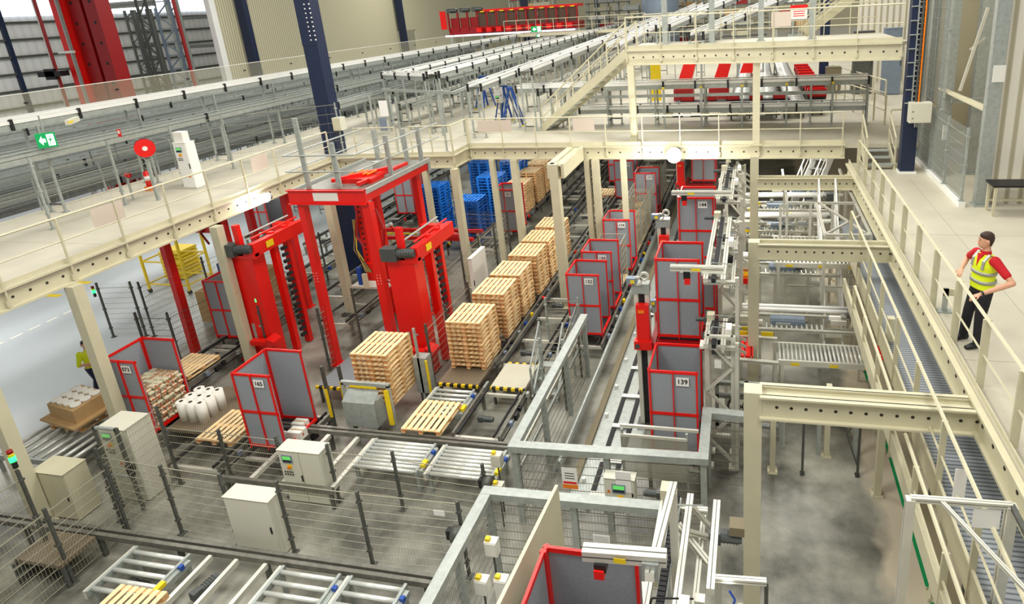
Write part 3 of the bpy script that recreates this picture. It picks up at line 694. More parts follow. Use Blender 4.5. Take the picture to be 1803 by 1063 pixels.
fence([(-16.0, 15.95), (-14.93, 16.05), (-14.93, 15.0)], 2.1, 'mesh fence with a green signal lamp between the two red cranes')
fence([(-16.0, 16.3), (-17.0, 19.4), (-17.45, 21.4)], 2.1, 'mesh fence running back from the signal lamp towards the mezzanine')
fence([(-22.47, 16.1), (-21.26, 16.3)], 2.1, 'mesh panel beside the left mezzanine column with a signal lamp')
fence([(-20.9, 16.3), (-20.5, 18.6), (-20.1, 22)], 2.1, 'mesh fence by the yellow trolley')
fence([(-18.7, 14.2), (-17.6, 14.3), (-17.3, 17.3)], 2.1, 'mesh fence behind container 073', m='wire_dark')
fence([(-13.75, 8.75), (-12.0, 8.65), (-10.5, 8.6)], 1.75, 'low mesh fence across the lower left floor')
fence([(-9.15, 8.58), (-7.35, 8.56), (-5.3, 8.6)], 1.75, 'mesh fence across the bright floor in the lower middle')
fence([(-13.9, 10.05), (-11.9, 10.03), (-10.35, 10.0)], 1.6, 'mesh fence in front of containers 073 and 165', sp=1.7)
fence([(-9.1, 10.02), (-7.5, 10.0), (-5.4, 9.9)], 1.5, 'mesh fence with tube rail in front of the bright roller tables', sp=1.6, m='wire')
fence([(-13.17, 8.45), (-13.17, 6.0)], 1.8, 'close mesh fence at the bottom left corner', hs=.2, hw=.012, vw=.0045)
fence([(-14.07, 7.56), (-14.07, 6.1)], 2.3, 'mesh fence at the left edge with a signal lamp on its post', hw=.012)
fence([(-13.35, 8.5), (-13.35, 9.95)], 2.15, 'tall mesh gate side at the lower left')
t = thing('steel_gate', 'tall steel gate frame in the lower left fence line', 'gate', (-13.3, 8.8, 0))
for x, y in ((-14.1, 9.1), (-13.5, 9.1)): MB().box(x-.035, x+.035, y-.03, y+.03, 0, 2.2).build('post', 'galv_dark', t)
MB().box(-14.1, -13.5, 9.07, 9.13, 2.14, 2.2).box(-14.1, -13.5, 9.07, 9.13, .9, .95).build('crossbar', 'galv', t)
MB().box(-13.48, -13.38, 9.0, 9.1, 1.0, 1.3).build('lock', 'black', t); MB().box(-14.06, -13.54, 9.09, 9.1, .2, 2.1).build('pane', 'perspex', t)
# fences under the guard beams
ZG1, ZG2 = 1.9, 1.95
g1 = [(-4.7, 15.6), (-4.72, 10.05), (-.92, 10.2), (-.95, 11.65), (-.02, 11.6)]
g2 = [(-4.72, 6.1), (-4.72, 8.7), (-1.5, 8.78)]
def guard(pts, z, label, w=.2, h=.14, fn=None):
    t = thing('guard_beam', label, 'guard beam', (pts[1][0], pts[1][1], 0))
    for i, (a, b) in enumerate(zip(pts, pts[1:])):
        A1, B1 = V(a[0], a[1], z+.004*(i % 2)), V(b[0], b[1], z+.004*(i % 2)); d = (B1-A1).normalized(); MB().bar(A1-d*w*(.49-.004*i), B1+d*w*(.485-.004*i), w, h).build('beam', 'galv', t)
    for i, (a, b) in enumerate(zip(pts, pts[1:])):
        A1, B1 = V(*a, 0), V(*b, 0); n = max(1, round((B1-A1).length/1.7))
        for k in range(n+(i == len(pts)-2)):
            p = A1+(B1-A1)*k/n; MB().box(p.x-.06, p.x+.06, p.y-.05, p.y+.05, 0, z-h/2).build('post', 'galv', t)
    for a, b in zip(pts, pts[1:]):
        A1, B1 = V(*a, 0), V(*b, 0); g = MB(); L = (B1-A1).length; u = V(0, 0, 1); zz = .12
        while zz < z-.1: g.bar(A1+u*zz, B1+u*zz, .01, .01); zz += .2
        for k in range(int(L/.06)): c = A1+(B1-A1)*(k*.06/L); g.bar(c+u*.12, c+u*(z-.08), .0026, .0026)
        g.build('mesh_panel', 'wire_dark', t)
    return t
guard(g1, ZG1, 'thick galvanised guard beam bending round the lift track'); guard(g2, ZG2, 'thick galvanised guard beam framing the bottom centre cell')
t = thing('ledger_frame', 'slotted steel rails stepping down beside the galvanised guard beam', 'rail', (-5.0, 13, 0))
for k, z in enumerate((1.5, 1.15, .8)): MB().box(-4.95, -4.9, 10.4, 15.6, z, z+.09).build('rail', 'alu' if k < 2 else 'galv', t)
for y in (10.5, 12.2, 13.9, 15.5): MB().box(-4.9, -4.85, y, y+.06, 0, 1.6).build('post', 'galv_dark', t)
t = fence([(-6.2, 16.7), (-5.2, 16.8), (-4.95, 14.3), (-5.6, 14.3)], 1.9, 'open mesh stair cage between the pallet row and container 132', hs=.24, vs=.4, pm='galv')
stairs(-5.9, -5.2, 14.2, 0, 15.2, .9, 3, 'small steel step with handrails beside the pale hazard plate', 'galv')
# transparent roller barrier in front of container 139
t = thing('safety_screen', 'dark mesh safety screen with pale top bars below container 139', 'screen', (-1.9, 11, 0))
MB().box(-2.72, -1.08, 11.0, 11.05, 1.86, 1.92).build('top_bar', 'alu', t); MB().box(-2.7, -1.3, 10.9, 10.94, 1.7, 1.76).build('lower_bar', 'alu', t)
MB().box(-2.7, -1.3, 10.91, 10.93, .7, 1.7).build('screen_panel', 'perspex_thick', t)
for x in (-2.7, -1.34): MB().box(x, x+.05, 10.92, 10.98, 0, 1.86).build('post', 'galv', t)
# ================================================================ CABINETS
def cabinet(x, y, z, w, d, h, label, panel=None, m='cabinet', name='control_cabinet', cat='cabinet', tri=None, door2=False, sheet=False):
    t = thing(name, label, cat, (x+w/2, y+d/2, z))
    MB().box(x, x+w, y, y+d, z+.04, z+h).box(x+.03, x+w-.03, y+.03, y+d-.03, z, z+.04).build('body', m, t)
    dr = MB().box(x+.015, x+w-.015, y-.018, y-.001, z+.06, z+h-.02).build('door', m, t)
    MB().box(x-.01, x+w+.01, y-.03, y+d+.01, z+h, z+h+.015).build('top_cover', m, t)
    if door2: MB().box(x+w/2-.004, x+w/2+.004, y-.02, y-.017, z+.06, z+h-.02).build('door_gap', 'cream_dark', dr)
    MB().box(x+w*(.9 if not door2 else .46), x+w*(.9 if not door2 else .46)+.03, y-.035, y-.018, z+h*.45, z+h*.56).build('handle', 'black', dr)
    if panel:
        px, pz, s = panel
        sc = MB().box(px, px+.26*s, y-.04, y-.018, pz, pz+.2*s).build('display', 'bluegrey', t)
        MB().box(px+.02*s, px+.24*s, y-.043, y-.04, pz+.09*s, pz+.18*s).build('screen', 'screen', sc)
        MB().box(px+.02*s, px+.24*s, y-.043, y-.04, pz+.02*s, pz+.08*s).build('key_strip', 'glass_dark', sc)
        c = V(px+.15*s, y-.02, pz-.12*s)
        MB().box(c.x-.06*s, c.x+.06*s, y-.024, y-.018, c.z-.05*s, c.z+.06*s).build('switch_plate', 'yellow', t)
        MB().tube(c, c-V(0, .05, 0), .035*s, 10).build('main_switch', 'orange', t)
        for k in range(8):
            q = V(px+(.0+.065*(k % 4))*s, y-.018, pz-(.26+.07*(k//4))*s); MB().tube(q, q-V(0, .025, 0), .016*s, 6).build('button', 'black', t)
    if tri:
        tx, tz, s = tri
        MB().add([(tx, y-.021, tz), (tx+s, y-.021, tz), (tx+s/2, y-.021, tz+s*.87), (tx, y-.019, tz), (tx+s, y-.019, tz), (tx+s/2, y-.019, tz+s*.87)], [(0, 1, 2), (5, 4, 3), (0, 3, 4, 1), (1, 4, 5, 2), (2, 5, 3, 0)]).build('warning_triangle', 'orange', t)
        MB().box(tx+s*.46, tx+s*.54, y-.024, y-.021, tz+s*.15, tz+s*.6).build('bolt_mark', 'black', t)
    if sheet: MB().box(x+w*.4, x+w*.9, y-.03, y-.02, z+h-.28, z+h+.2).build('paper_sheet', 'paper', t)
    return t
cabinet(-10.25, 9.85, 0, 1.06, .35, 1.4, 'pale control cabinet with screen and switches standing in front of container 165', (-10.15, 1.1, .95), tri=(-9.95, .42, .16), door2=True)
cabinet(-10.35, 8.42, 0, 1.06, .35, 1.4, 'blank pale cabinet in the lower left, nearest the camera')
cabinet(-14.4, 9.35, 0, .8, .6, 1.95, 'tall control cabinet behind the lower left gate with a small screen', (-14.3, 1.65, 1.0), tri=(-14.1, 1.0, .14))
cabinet(-15.6, 8.6, 0, .9, .5, 1.25, 'blank greige cabinet at the left edge under the signal lamp', m='cream')
cabinet(-2.8, 9.75, .95, .6, .2, .68, 'small control box with screen fixed to the fence below the guard beam', (-2.64, 1.32, 1.0), tri=(-2.76, 1.3, .09), sheet=True)
cabinet(-16.2, 6.9, 0, .9, .5, 1.5, 'dark greige cabinet in the extreme lower left corner', m='cream_dark')
cabinet(-10.05, 19.6, 0, .15, 1.2, 1.9, 'plain white board standing behind the big red mast', m='white', name='white_board', cat='board')
for i, (x, y, z, l) in enumerate(((-5.35, 10.2, 1.2, 'grey junction box on the fence left of the guard corner, upper'), (-5.2, 9.8, .8, 'grey junction box on the fence left of the guard corner, lower'), (-4.5, 7.9, 1.35, 'white sensor box with yellow cap in the bottom centre cell, upper'),
                               (-4.5, 7.4, 1.05, 'white sensor box with yellow cap in the bottom centre cell, lower'), (-4.2, 7.5, .8, 'tall white junction box in the bottom centre cell'), (-3.75, 8.55, 1.0, 'long white cable box under the bottom guard beam'))):
    t = thing('sensor_box', l, 'box', (x, y, z)); h = .3 if i < 4 else .5
    MB().box(x, x+.22, y, y+.16, z, z+h).build('body', 'white' if i > 1 else 'cabinet', t); MB().box(x+.01, x+.21, y-.012, y, z+.02, z+h-.02).build('lid', 'white' if i > 1 else 'cabinet', t)
    MB().box(x+.02, x+.1, y+.02, y+.1, z+h, z+h+.06).build('cap', 'yellow', t); MB().tube((x+.11, y+.08, 0), (x+.11, y+.08, z), .02, 6).build('stand', 'galv_dark', t)
def sheet(x, y, z, w, h, label, m='paper', stripe=None, lean=0):
    t = thing('notice_sheet', label, 'notice', (x+w/2, y, z)); MB().box(x, x+w, y-.006, y, z, z+h).build('sheet', m, t)
    if stripe: MB().box(x, x+w, y-.008, y-.006, z, z+h*.2).build('stripe', stripe, t)
    return t
t = sheet(-3.72, 9.95, 1.1, .32, .5, 'white notice with orange and red stripe hung on the fence', stripe='orange'); MB().box(-3.7, -3.42, 9.941, 9.943, 1.22, 1.27).build('stripe', 'red', t)
for k in range(3): MB().box(-3.66, -3.46, 9.941, 9.943, 1.34+k*.06, 1.36+k*.06).build('print_line', 'galv_dark', t)
t = sheet(-2.72, 8.5, 1.15, .3, .36, 'printed white sheet hung below the bottom guard beam')
for k in range(9): MB().box(-2.7, -2.44, 8.492, 8.494, 1.19+k*.033, 1.2+k*.033).build('print_line', 'galv', t)
sheet(-5.75, 8.5, 1.5, .22, .12, 'small white label on the fence beside the bottom guard corner'); 
for px, py, l in ((857, 850, 'round grey gate actuator on the fence in front of the roller tables'), (802, 940, 'round ribbed grey actuator inside the bottom fence line')):
    p = ony(px, py, 9.85 if py < 900 else 8.4); t = thing('gate_actuator', l, 'actuator', p-V(0, 0, .2))
    MB().tube(p+V(-.05, 0, 0), p+V(.12, 0, 0), .15, 16).build('housing', 'galv_dark', t, True); MB().cb(p-V(.1, 0, 0), .12, .12, .2).build('mount', 'black', t); MB().tube(p-V(0, 0, p.z), p-V(0, 0, .15), .02, 6).build('stand', 'galv', t)
# signal lamps
def beacon(px, py, Y, label, lit=True):
    p = ony(px, py, Y); t = thing('signal_lamp', label, 'signal lamp', p-V(0, 0, .2))
    MB().tube(p-V(0, 0, .2), p-V(0, 0, .05), .045, 10).build('base', 'black', t); MB().tube(p-V(0, 0, .05), p+V(0, 0, .06), .055, 10).build('green_lens', 'lamp_green', t, True)
    MB().tube(p+V(0, 0, .06), p+V(0, 0, .13), .05, 10).build('yellow_lens', 'yellow', t, True); MB().tube(p+V(0, 0, .13), p+V(0, 0, .2), .05, 10).build('red_lens', 'dark_red', t, True)
beacon(452, 528, 15.05, 'green signal lamp on the fence between the two red cranes'); beacon(22, 808, 7.56, 'green signal lamp on the fence post at the left edge'); beacon(165, 513, 16.2, 'green signal lamp on the mesh panel beside the left mezzanine column')
# ================================================================ RED GANTRY CRANES
def crane(dx, lab, platform=True):
    t = thing('palletising_crane', lab, 'crane', (-11.8+dx, 15.3, 0))
    def X(x): return x+dx
    zt = 5.36 if platform else 4.72
    def leg(x, y, s=.19, dyy=.24):
        MB().box(X(x)-s/2, X(x)+s/2, y, y+dyy, .02, zt).box(X(x)-s*.9, X(x)+s*.9, y-.06, y+dyy+.06, 0, .03).build('leg', 'red', t)
        g = MB()
        for i in range(4):
            for j in range(2): g.tube((X(x)-.05+.1*j, y-.01, 2.9+i*.09), (X(x)-.05+.1*j, y, 2.9+i*.09), .012, 6)
        g.build('bolts', 'white', t)
    leg(-12.84, 15.25); leg(-10.72, 15.25, .24); leg(-11.25, 18.9, .2); leg(-12.9, 18.9, .2)
    if platform:
        g = MB().box(X(-13.12), X(-10.62), 15.2, 15.25, 5.36, 5.79).box(X(-13.12), X(-10.62), 15.12, 15.28, 5.36, 5.39).box(X(-13.12), X(-10.62), 15.12, 15.28, 5.76, 5.79)
        g.build('front_beam', 'red', t)
        for x in (-13.05, -10.85): MB().box(X(x)-.06, X(x)+.06, 15.28, 19.2, 5.36, 5.6).build('side_beam', 'red', t)
        MB().box(X(-13.1), X(-10.75), 19.1, 19.25, 5.3, 5.6).build('rear_beam', 'galv', t)
        MB().box(X(-13.15), X(-10.78), 15.3, 19.2, 5.6, 5.66).build('platform_deck', 'steel', t)
        for x in (-13.15, -10.75): MB().box(X(x)-.03, X(x)+.03, 15.3, 19.2, 5.6, 5.74).build('deck_edge', 'galv', t)
        MB().box(X(-12.3), X(-11.5), 15.19, 15.2, 5.46, 5.7).build('glare_patch', 'white', t)  # white patch paints the floodlight's reflection on the beam
        MB().tube((X(-11.9), 17.9, 5.66), (X(-11.9), 17.9, 5.95), .12, 12).build('cap', 'galv', t)
        MB().box(X(-12.2), X(-11.1), 16.3, 17.0, 5.66, 5.8).bar((X(-12.3), 16.1, 5.8), (X(-11), 17.3, 5.9), .12, .1).bar((X(-11.3), 15.9, 5.75), (X(-11.0), 18.2, 5.8), .1, .1).build('winch', 'red', t)
        g = MB()
        for i in range(5): g.tube((X(-12.0+.15*i), 16.6, 5.86), (X(-11.9+.15*i), 16.95, 5.9), .03, 6)
        g.build('winch_cables', 'orange', t)
        for z in (6.76, 6.29):
            MB().tube((X(-13.1), 15.3, z), (X(-10.85), 15.3, z), .025, 6).build('rail', 'galv', t)
            MB().tube((X(-10.85), 15.3, z), (X(-10.85), 20.3, z-.05), .025, 6).build('rail', 'galv', t); MB().tube((X(-13.1), 15.3, z), (X(-13.1), 19.2, z), .025, 6).build('rail', 'galv', t)
        for x, y, h in ((-12.5, 15.36, 2.15), (-11.5, 15.36, 1.45), (-10.85, 17.0, 1.3), (-10.85, 18.9, 1.2), (-11.5, 19.1, 1.1), (-12.6, 19.1, 1.1)):
            MB().box(X(x)-.07, X(x)+.07, y-.03, y+.03, 5.66, 5.66+h).build('slotted_post', 'galv', t)
    else: MB().box(X(-13.0), X(-10.6), 15.25, 15.45, 4.4, 4.72).build('front_beam', 'red', t)
    # tool mast with holes
    MB().box(X(-12.35), X(-12.1), 17.0, 17.2, 2.7, 5.36 if platform else 4.72).box(X(-12.3), X(-12.0), 16.9, 17.3, 2.2, 2.8).build('tool_mast', 'red', t)
    g = MB()
    for i in range(12): g.tube((X(-12.22), 16.985, 2.9+i*.18), (X(-12.22), 17.0, 2.9+i*.18), .035, 8)
    g.build('mast_holes', 'hole', t)
    g = MB(); random.seed(5)
    for i in range(10): g.path([(X(-12.45+.02*i), 16.9, 4.3), (X(-12.5+.05*math.sin(i)), 16.85, 3.3), (X(-12.35+.03*i), 16.9, 2.5)], .015, 5, i % 3)
    g.build('hose_bundle', ['black', 'galv', 'yellow'], t)
    MB().box(X(-12.55), X(-12.42), 16.75, 16.85, 2.1, 2.7).build('cylinder', 'ladder_blue', t); MB().box(X(-12.35), X(-12.2), 16.7, 16.8, 2.0, 2.5).build('valve_box', 'cream', t)
    MB().box(X(-12.9), X(-11.6), 16.8, 17.4, 1.95, 2.02).build('gripper_plate', 'alu', t)
    # drag arm polygon beside the right leg
    MB().path([(X(-10.98), 15.2, min(5.2, zt-.1)), (X(-11.15), 15.2, 4.4), (X(-10.95), 15.2, 4.05)], .035, 6).path([(X(-10.45), 15.3, min(5.2, zt-.05)), (X(-10.3), 15.3, 4.6), (X(-10.42), 15.3, 3.9), (X(-10.15), 15.3, 3.4), (X(-10.35), 15.3, 2.9), (X(-10.5), 15.3, 3.0)], .035, 6).build('link_arm', 'dark_red', t)
    # main mast
    MB().box(X(-10.2), X(-9.35), 15.0, 15.1, .05, 3.7).box(X(-10.19), X(-10.1), 15.1, 15.5, .05, 3.69).box(X(-9.45), X(-9.36), 15.1, 15.5, .05, 3.69).build('mast', 'red', t)
    MB().box(X(-10.2), X(-9.35), 14.9, 15.6, 0, .06).build('mast_foot', 'dark_red', t)
    MB().box(X(-9.95), X(-9.85), 14.98, 15.0, 1.0, 1.5).box(X(-9.7), X(-9.6), 14.98, 15.0, 1.4, 1.45).build('latch', 'galv', t)
    for y in (15.9, 16.5):
        MB().box(X(-9.5), X(-9.3), y, y+.16, .05, 4.2).build('rear_post', 'red', t)
    g = MB()
    for i in range(16): g.box(X(-9.36), X(-9.28), 16.2, 16.42, .4+i*.22, .5+i*.22)
    g.build('lift_chain', 'rubber', t)
    MB().box(X(-9.4), X(-9.2), 15.0, 17.3, 3.75, 4.15).box(X(-10.1), X(-9.4), 16.9, 17.1, 3.9, 4.15).box(X(-10.2), X(-9.2), 14.95, 15.15, 3.7, 3.9).build('head_beam', 'red', t)
    MB().box(X(-9.19), X(-9.18), 15.5, 15.8, 3.85, 4.05).build('yellow_label', 'yellow', t); MB().box(X(-9.2), X(-9.19), 15.0, 15.0+.25, 3.85, 4.05).build('head_plate', 'red', t)
    MB().box(X(-9.75), X(-9.58), 14.95, 15.1, 3.8, 4.75).build('head_upright', 'red', t)
    for z, x in ((4.35, -9.6), (4.3, -9.3)): MB().tube((X(x), 15.1, z), (X(x), 17.1, z), .03, 6).build('head_rod', 'galv' if x < -9.5 else 'red', t)
    motor((X(-9.75), 14.9, 4.02), (1, .1, 0), t, .75, .13)
    MB().box(X(-10.2), X(-9.72), 14.75, 15.05, 3.82, 4.2).build('gearbox', 'motor', t)
    MB().box(X(-9.9), X(-9.2), 14.7, 14.9, .9, 1.05).add([(X(-9.3), 14.7, .8), (X(-8.95), 14.6, 1.0), (X(-8.95), 14.6, 1.1), (X(-9.3), 14.7, 1.15), (X(-9.3), 15.1, .8), (X(-8.95), 15, 1.0), (X(-8.95), 15, 1.1), (X(-9.3), 15.1, 1.15)], [(0, 1, 2, 3), (7, 6, 5, 4), (0, 4, 5, 1), (3, 2, 6, 7), (1, 5, 6, 2)]).build('fork_arm', 'red', t)
    return t
crane(0, 'front red palletising crane with grey railed platform on top')
crane(-5.35, 'rear red palletising crane partly under the left mezzanine', False)
# galvanised stops beside the left stack
t = thing('pallet_stop', 'galvanised end stop with yellow strip in front of the left pallet stack', 'stop', (-9.6, 12.2, 0))
MB().box(-10.2, -8.85, 12.15, 12.23, 1.55, 1.65).box(-10.2, -10.12, 12.15, 12.23, .5, 1.6).box(-8.93, -8.85, 12.15, 12.23, .4, 1.6).build('frame', 'galv', t)
MB().box(-9.95, -9.2, 12.14, 12.15, 1.5, 1.56).build('yellow_strip', 'yellow', t); MB().box(-10.15, -9.25, 12.0, 12.4, .45, 1.15).add([(-10.15, 12.0, 1.15), (-9.25, 12.0, 1.15), (-9.2, 12.25, 1.4), (-10.1, 12.25, 1.4)], [(0, 1, 2, 3)]).build('hood', 'galv', t)
MB().box(-8.98, -8.86, 12.1, 12.14, .5, 1.5).build('yellow_edge', 'yellow', t)
for x in (-10.1, -9.4): MB().box(x, x+.08, 12.15, 12.22, 0, .5).build('foot', 'galv_dark', t)
for i, (x, y, l) in enumerate(((-10.75, 12.2, 'thin post with yellow guard left of the galvanised stop'), (-10.55, 12.55, 'second thin post with yellow guard left of the galvanised stop'))):
    t = thing('light_barrier', l, 'sensor post', (x, y, 0)); MB().box(x, x+.07, y, y+.07, 0, 2.0-.2*i).build('post', 'galv_dark', t); MB().box(x-.01, x+.08, y-.01, y, .5, 1.35).build('yellow_guard', 'yellow', t)
t = thing('pallet_stop', 'galvanised box stop with yellow edge behind the left pallet stack', 'stop', (-8.95, 13.6, 0))
MB().box(-9.15, -8.75, 13.8, 14.1, .3, 1.4).build('body', 'galv', t); MB().box(-8.75, -8.7, 13.75, 13.8, .3, 1.35).build('yellow_edge', 'yellow', t); MB().box(-9.0, -8.94, 13.8, 13.86, 0, 2.3).build('post', 'galv', t); MB().box(-9.1, -8.8, 13.85, 14.05, 0, .3).build('foot', 'galv_dark', t)
# ================================================================ SHUTTLE LIFTS
def lift(x, y, zc, ztop, label, low=0, fork=True):
    t = thing('shuttle_lift', label, 'lift', (x, y, low))
    for dxx in (-.16, .1): MB().box(x+dxx, x+dxx+.1, y, y+.16, low, ztop).build('mast_profile', 'alu', t)
    MB().box(x-.05, x+.09, y+.05, y+.1, low, ztop).build('belt', 'rubber', t); MB().box(x-.25, x+.28, y-.1, y+.3, low, low+.1).build('foot', 'galv_dark', t)
    MB().box(x-.2, x+.22, y-.04, y+.2, ztop, ztop+.25).build('head', 'galv', t)
    for k in range(2):
        MB().ring((x-.03+.16*k, y-.08, ztop+.35+.12*k), (0, 1, 0), .09, .025, .05, 16).build('pulley', 'alu', t)
    MB().box(x-.3, x-.05, y-.12, y+.05, ztop+.28, ztop+.42).build('encoder', 'bluegrey', t); MB().box(x-.2, x-.1, y-.13, y-.12, ztop+.3, ztop+.38).build('label', 'yellow', t)
    MB().box(x-.1, x+.2, y-.16, y-.02, zc, zc+1.05).box(x-.18, x+.25, y-.2, y, zc-.12, zc+.1).build('carriage', 'red', t)
    MB().box(x-.05, x+.1, y-.18, y-.16, zc+.85, zc+.92).build('orange_label', 'orange', t); MB().tube((x-.1, y-.22, zc-.02), (x-.1, y-.19, zc-.02), .06, 10).build('wheel', 'motor', t)
    if fork: MB().box(x+.2, x+1.45, y+.02, y+.2, zc-.1, zc+.02).box(x+.2, x+1.45, y+.8, y+.98, zc-.1, zc+.02).box(x+.2, x+.33, y-.16, y+1.0, zc-.1, zc+.06).build('fork', 'dark_red', t)
    return t
lift(-2.62, 13.5, 2.46, 3.75, 'red lift carriage on a slim mast holding container 162')
lift(-2.66, 17.7, 2.62, 3.9, 'second lift mast with red carriage holding container 144')
lift(c5.x-.5, c5.y-.1, 2.56, 3.6, 'third lift mast under the mezzanine holding container 145')
lift(-2.5, 15.5, 1.2, 2.2, 'short red lift hidden behind container 162')
lift(-2.62, 3.9, 2.62, 3.0, 'lift holding the container at the bottom edge')
t = thing('lift_panel', 'pale narrow side panel leaning beside the bottom container', 'panel', (-2.6, 5, 0)); MB().slab([(-2.42, 3.8, 4.9), (-2.42, 6.2, 4.6), (-2.42, 6.2, 2.8), (-2.42, 3.8, 2.8)], (.04, 0, 0)).build('panel', 'cream', t); MB().box(-2.5, -2.42, 6.0, 6.08, 0, 3.9).build('post', 'galv', t)
# ================================================================ PALE ALUMINIUM HANDLING MACHINES BESIDE THE LIFTS
def prof(t, a, b, w=.09, name='profile', m='alu'):
    """slotted aluminium profile"""
    a, b = Vector(a), Vector(b); g = MB().bar(a, b, w, w); d = (b-a).normalized()
    u = V(0, 0, 1) if abs(d.z) < .9 else V(0, 1, 0); r = d.cross(u).normalized(); u = r.cross(d)
    for s in (u, r, -r): g.bar(a+s*w*.5, b+s*w*.5, w*.12, w*.02, 1, up=s)
    return g.build(name, [m, 'galv_dark'], t)
def tower(x0, x1, y, z0, z1, label, n=5):
    t = thing('lattice_tower', label, 'tower', ((x0+x1)/2, y, z0), 'pale lattice towers beside the lifts')
    for x in (x0, x1):
        for yy in (y, y+.5): MB().box(x-.05, x+.05, yy-.05, yy+.05, z0, z1).box(x-.11, x+.11, yy-.11, yy+.11, z0, z0+.04).build('upright', 'alu', t)
    for i in range(n):
        za, zb = z0+.2+(z1-z0-.3)*i/n, z0+.2+(z1-z0-.3)*(i+1)/n; a, b = (x0, x1) if i % 2 else (x1, x0)
        MB().bar((a, y-.05, za), (b, y-.05, zb), .05, .09, up=(0, 1, 0)).build('diagonal', 'alu', t)
    for z in (z1, z0+.9): MB().box(x0, x1, y-.04, y+.04, z-.08, z).build('crossbar', 'alu', t)
    return t
tower(-.98, -.42, 12.3, 0, 3.4, 'lattice tower right of container 139')
tower(-.98, -.45, 17.3, 0, 3.6, 'lattice tower between containers 162 and 144')
tower(-.98, -.45, 22.0, 0, 3.6, 'lattice tower beside container 145')
def gantry(y0, y1, z, xa, label, dz=0, arm=True, xs=(-.98, -.62), big=False):
    t = thing('handling_gantry', label, 'gantry', (xs[0], y0, z-.5), 'pale handling gantries beside the lifts'); w = .1 if not big else .09
    for x in xs: prof(t, (x, y0, z), (x, y1, z), w, 'depth_profile')
    prof(t, (xs[1]+.18, y0+.3, z-.35), (xs[1]+.18, y1, z-.35), w*.8, 'depth_profile'); prof(t, (xs[1]+.05, y1-.2, z), (xs[1]+.3, y1-.2, z-.35), .06, 'brace')
    for y in (y0+.15, (y0+y1)/2, y1-.15): prof(t, (xs[0]-.05, y, z-.1), (xs[1]+.25, y, z-.1), .08, 'crossbar')
    g = MB(); n = int((y1-y0)/.07)
    for i in range(n): g.box(xs[0]+.12, xs[0]+.21, y0+i*.07, y0+i*.07+.055, z-.05, z+.05)
    MB().box(xs[0]+.1, xs[0]+.23, y0, y1, z-.08, z-.05).build('chain_tray', 'galv', t)
    tag(g.build('cable_chain', 'rubber', t), kind=None)
    if arm:
        y = y0+.35; prof(t, (xa, y, z+.12), (xs[1], y, z+.12), .12, 'cross_arm')
        MB().box(xa+.28, xa+.42, y-.06, y+.06, z-.12, z+.06).build('gripper_head', 'black', t); MB().box(xa+.3, xa+.42, y-.07, y+.05, z-.24, z-.1).build('red_gripper', 'red', t)
        MB().box(xa+.45, xa+.65, y-.062, y-.061, z+.08, z+.14).build('yellow_label', 'yellow', t)
        MB().box(xs[0]-.1, xs[1]+.05, y-.12, y+.12, z+.0, z+.07).build('carriage_plate', 'alu', t)
    for y in (y0+.2, y1-.25):
        if not big: prof(t, (xs[1]+.28, y, .05), (xs[1]+.28, y, z), .08, 'upright')
    rr = random.Random(int(y0*10))
    for i in range(9 if not big else 7):
        q = V(xs[0]+rr.uniform(-.1, .55), rr.uniform(y0+.2, y1-.2), z-rr.uniform(.1, .6)); MB().cb(q, rr.uniform(.06, .2), rr.uniform(.1, .4), rr.uniform(.05, .16)).build('machine_block', ('white', 'alu', 'galv', 'black', 'cream', 'motor')[i % 6], t)
    for i in range(3):
        y = y0+.3+i*(y1-y0-.6)/2.2; MB().path([(xs[0]+.05, y, z+.06), (xs[0]+.1, y+.15, z+.22), (xs[1]+.2, y+.3, z+.12)], .012, 5).build('hose', 'black' if i % 2 else 'galv', t); prof(t, (xs[1], y, z-.05), (xs[1]+.45, y+.35, z-.5), .06, 'brace')
    motor((xs[0]-.12, y1-.05, z+.02), (-1, 0, 0), t, .28, .05); MB().box(xs[0]-.05, xs[0]+.12, y1-.18, y1+.02, z+.05, z+.2).build('motor_box', 'cream', t)
    MB().cb((xs[1]+.1, (y0+y1)/2, z+.1), .12, .3, .14).build('valve_block', 'white', t)
    return t
gantry(12.2, 16.2, 4.72, -1.75, 'pale gantry with red gripper reaching over container 162')
gantry(17.0, 20.2, 4.95, -2.3, 'pale gantry reaching over container 144'); gantry(21.2, 23.5, 5.0-.6, -1.4, 'pale gantry beside container 145 under the mezzanine', arm=False)
gantry(12.0, 13.2, 3.3, -1.2, 'pale motor bridge on top of the lattice tower next to container 162', arm=False)
gantry(3.6, 7.4, 3.55, -1.3, 'large pale gantry at the bottom edge with brown cable chain', arm=False, xs=(-1.22, -.86), big=True)
t = thing('pick_unit', 'white cross arm with red gripper over the bottom container', 'arm', (-1.5, 4.7, 5.1)); prof(t, (-1.62, 4.7, 5.2), (-.8, 4.75, 5.2), .12, 'arm'); MB().box(-1.5, -1.38, 4.62, 4.74, 5.05, 5.14).build('gripper_head', 'black', t)
MB().box(-1.5, -1.4, 4.6, 4.7, 4.98, 5.08).build('red_gripper', 'red', t); MB().box(-1.3, -1.18, 4.635, 4.638, 5.18, 5.24).build('yellow_label', 'yellow', t)
prof(t, (-.95, 4.6, 5.1), (-.95, 6.4, 4.6), .09, 'slanting_profile'); prof(t, (-.95, 6.3, 0), (-.95, 6.3, 4.6), .1, 'upright'); MB().cb((-.95, 4.75, 5.1), .16, .2, .2).build('cable_block', 'galv', t)
t = thing('frame_gantry', 'pale upright frame at the bottom edge right of the brown cable chain', 'frame', (-.5, 6, 0))
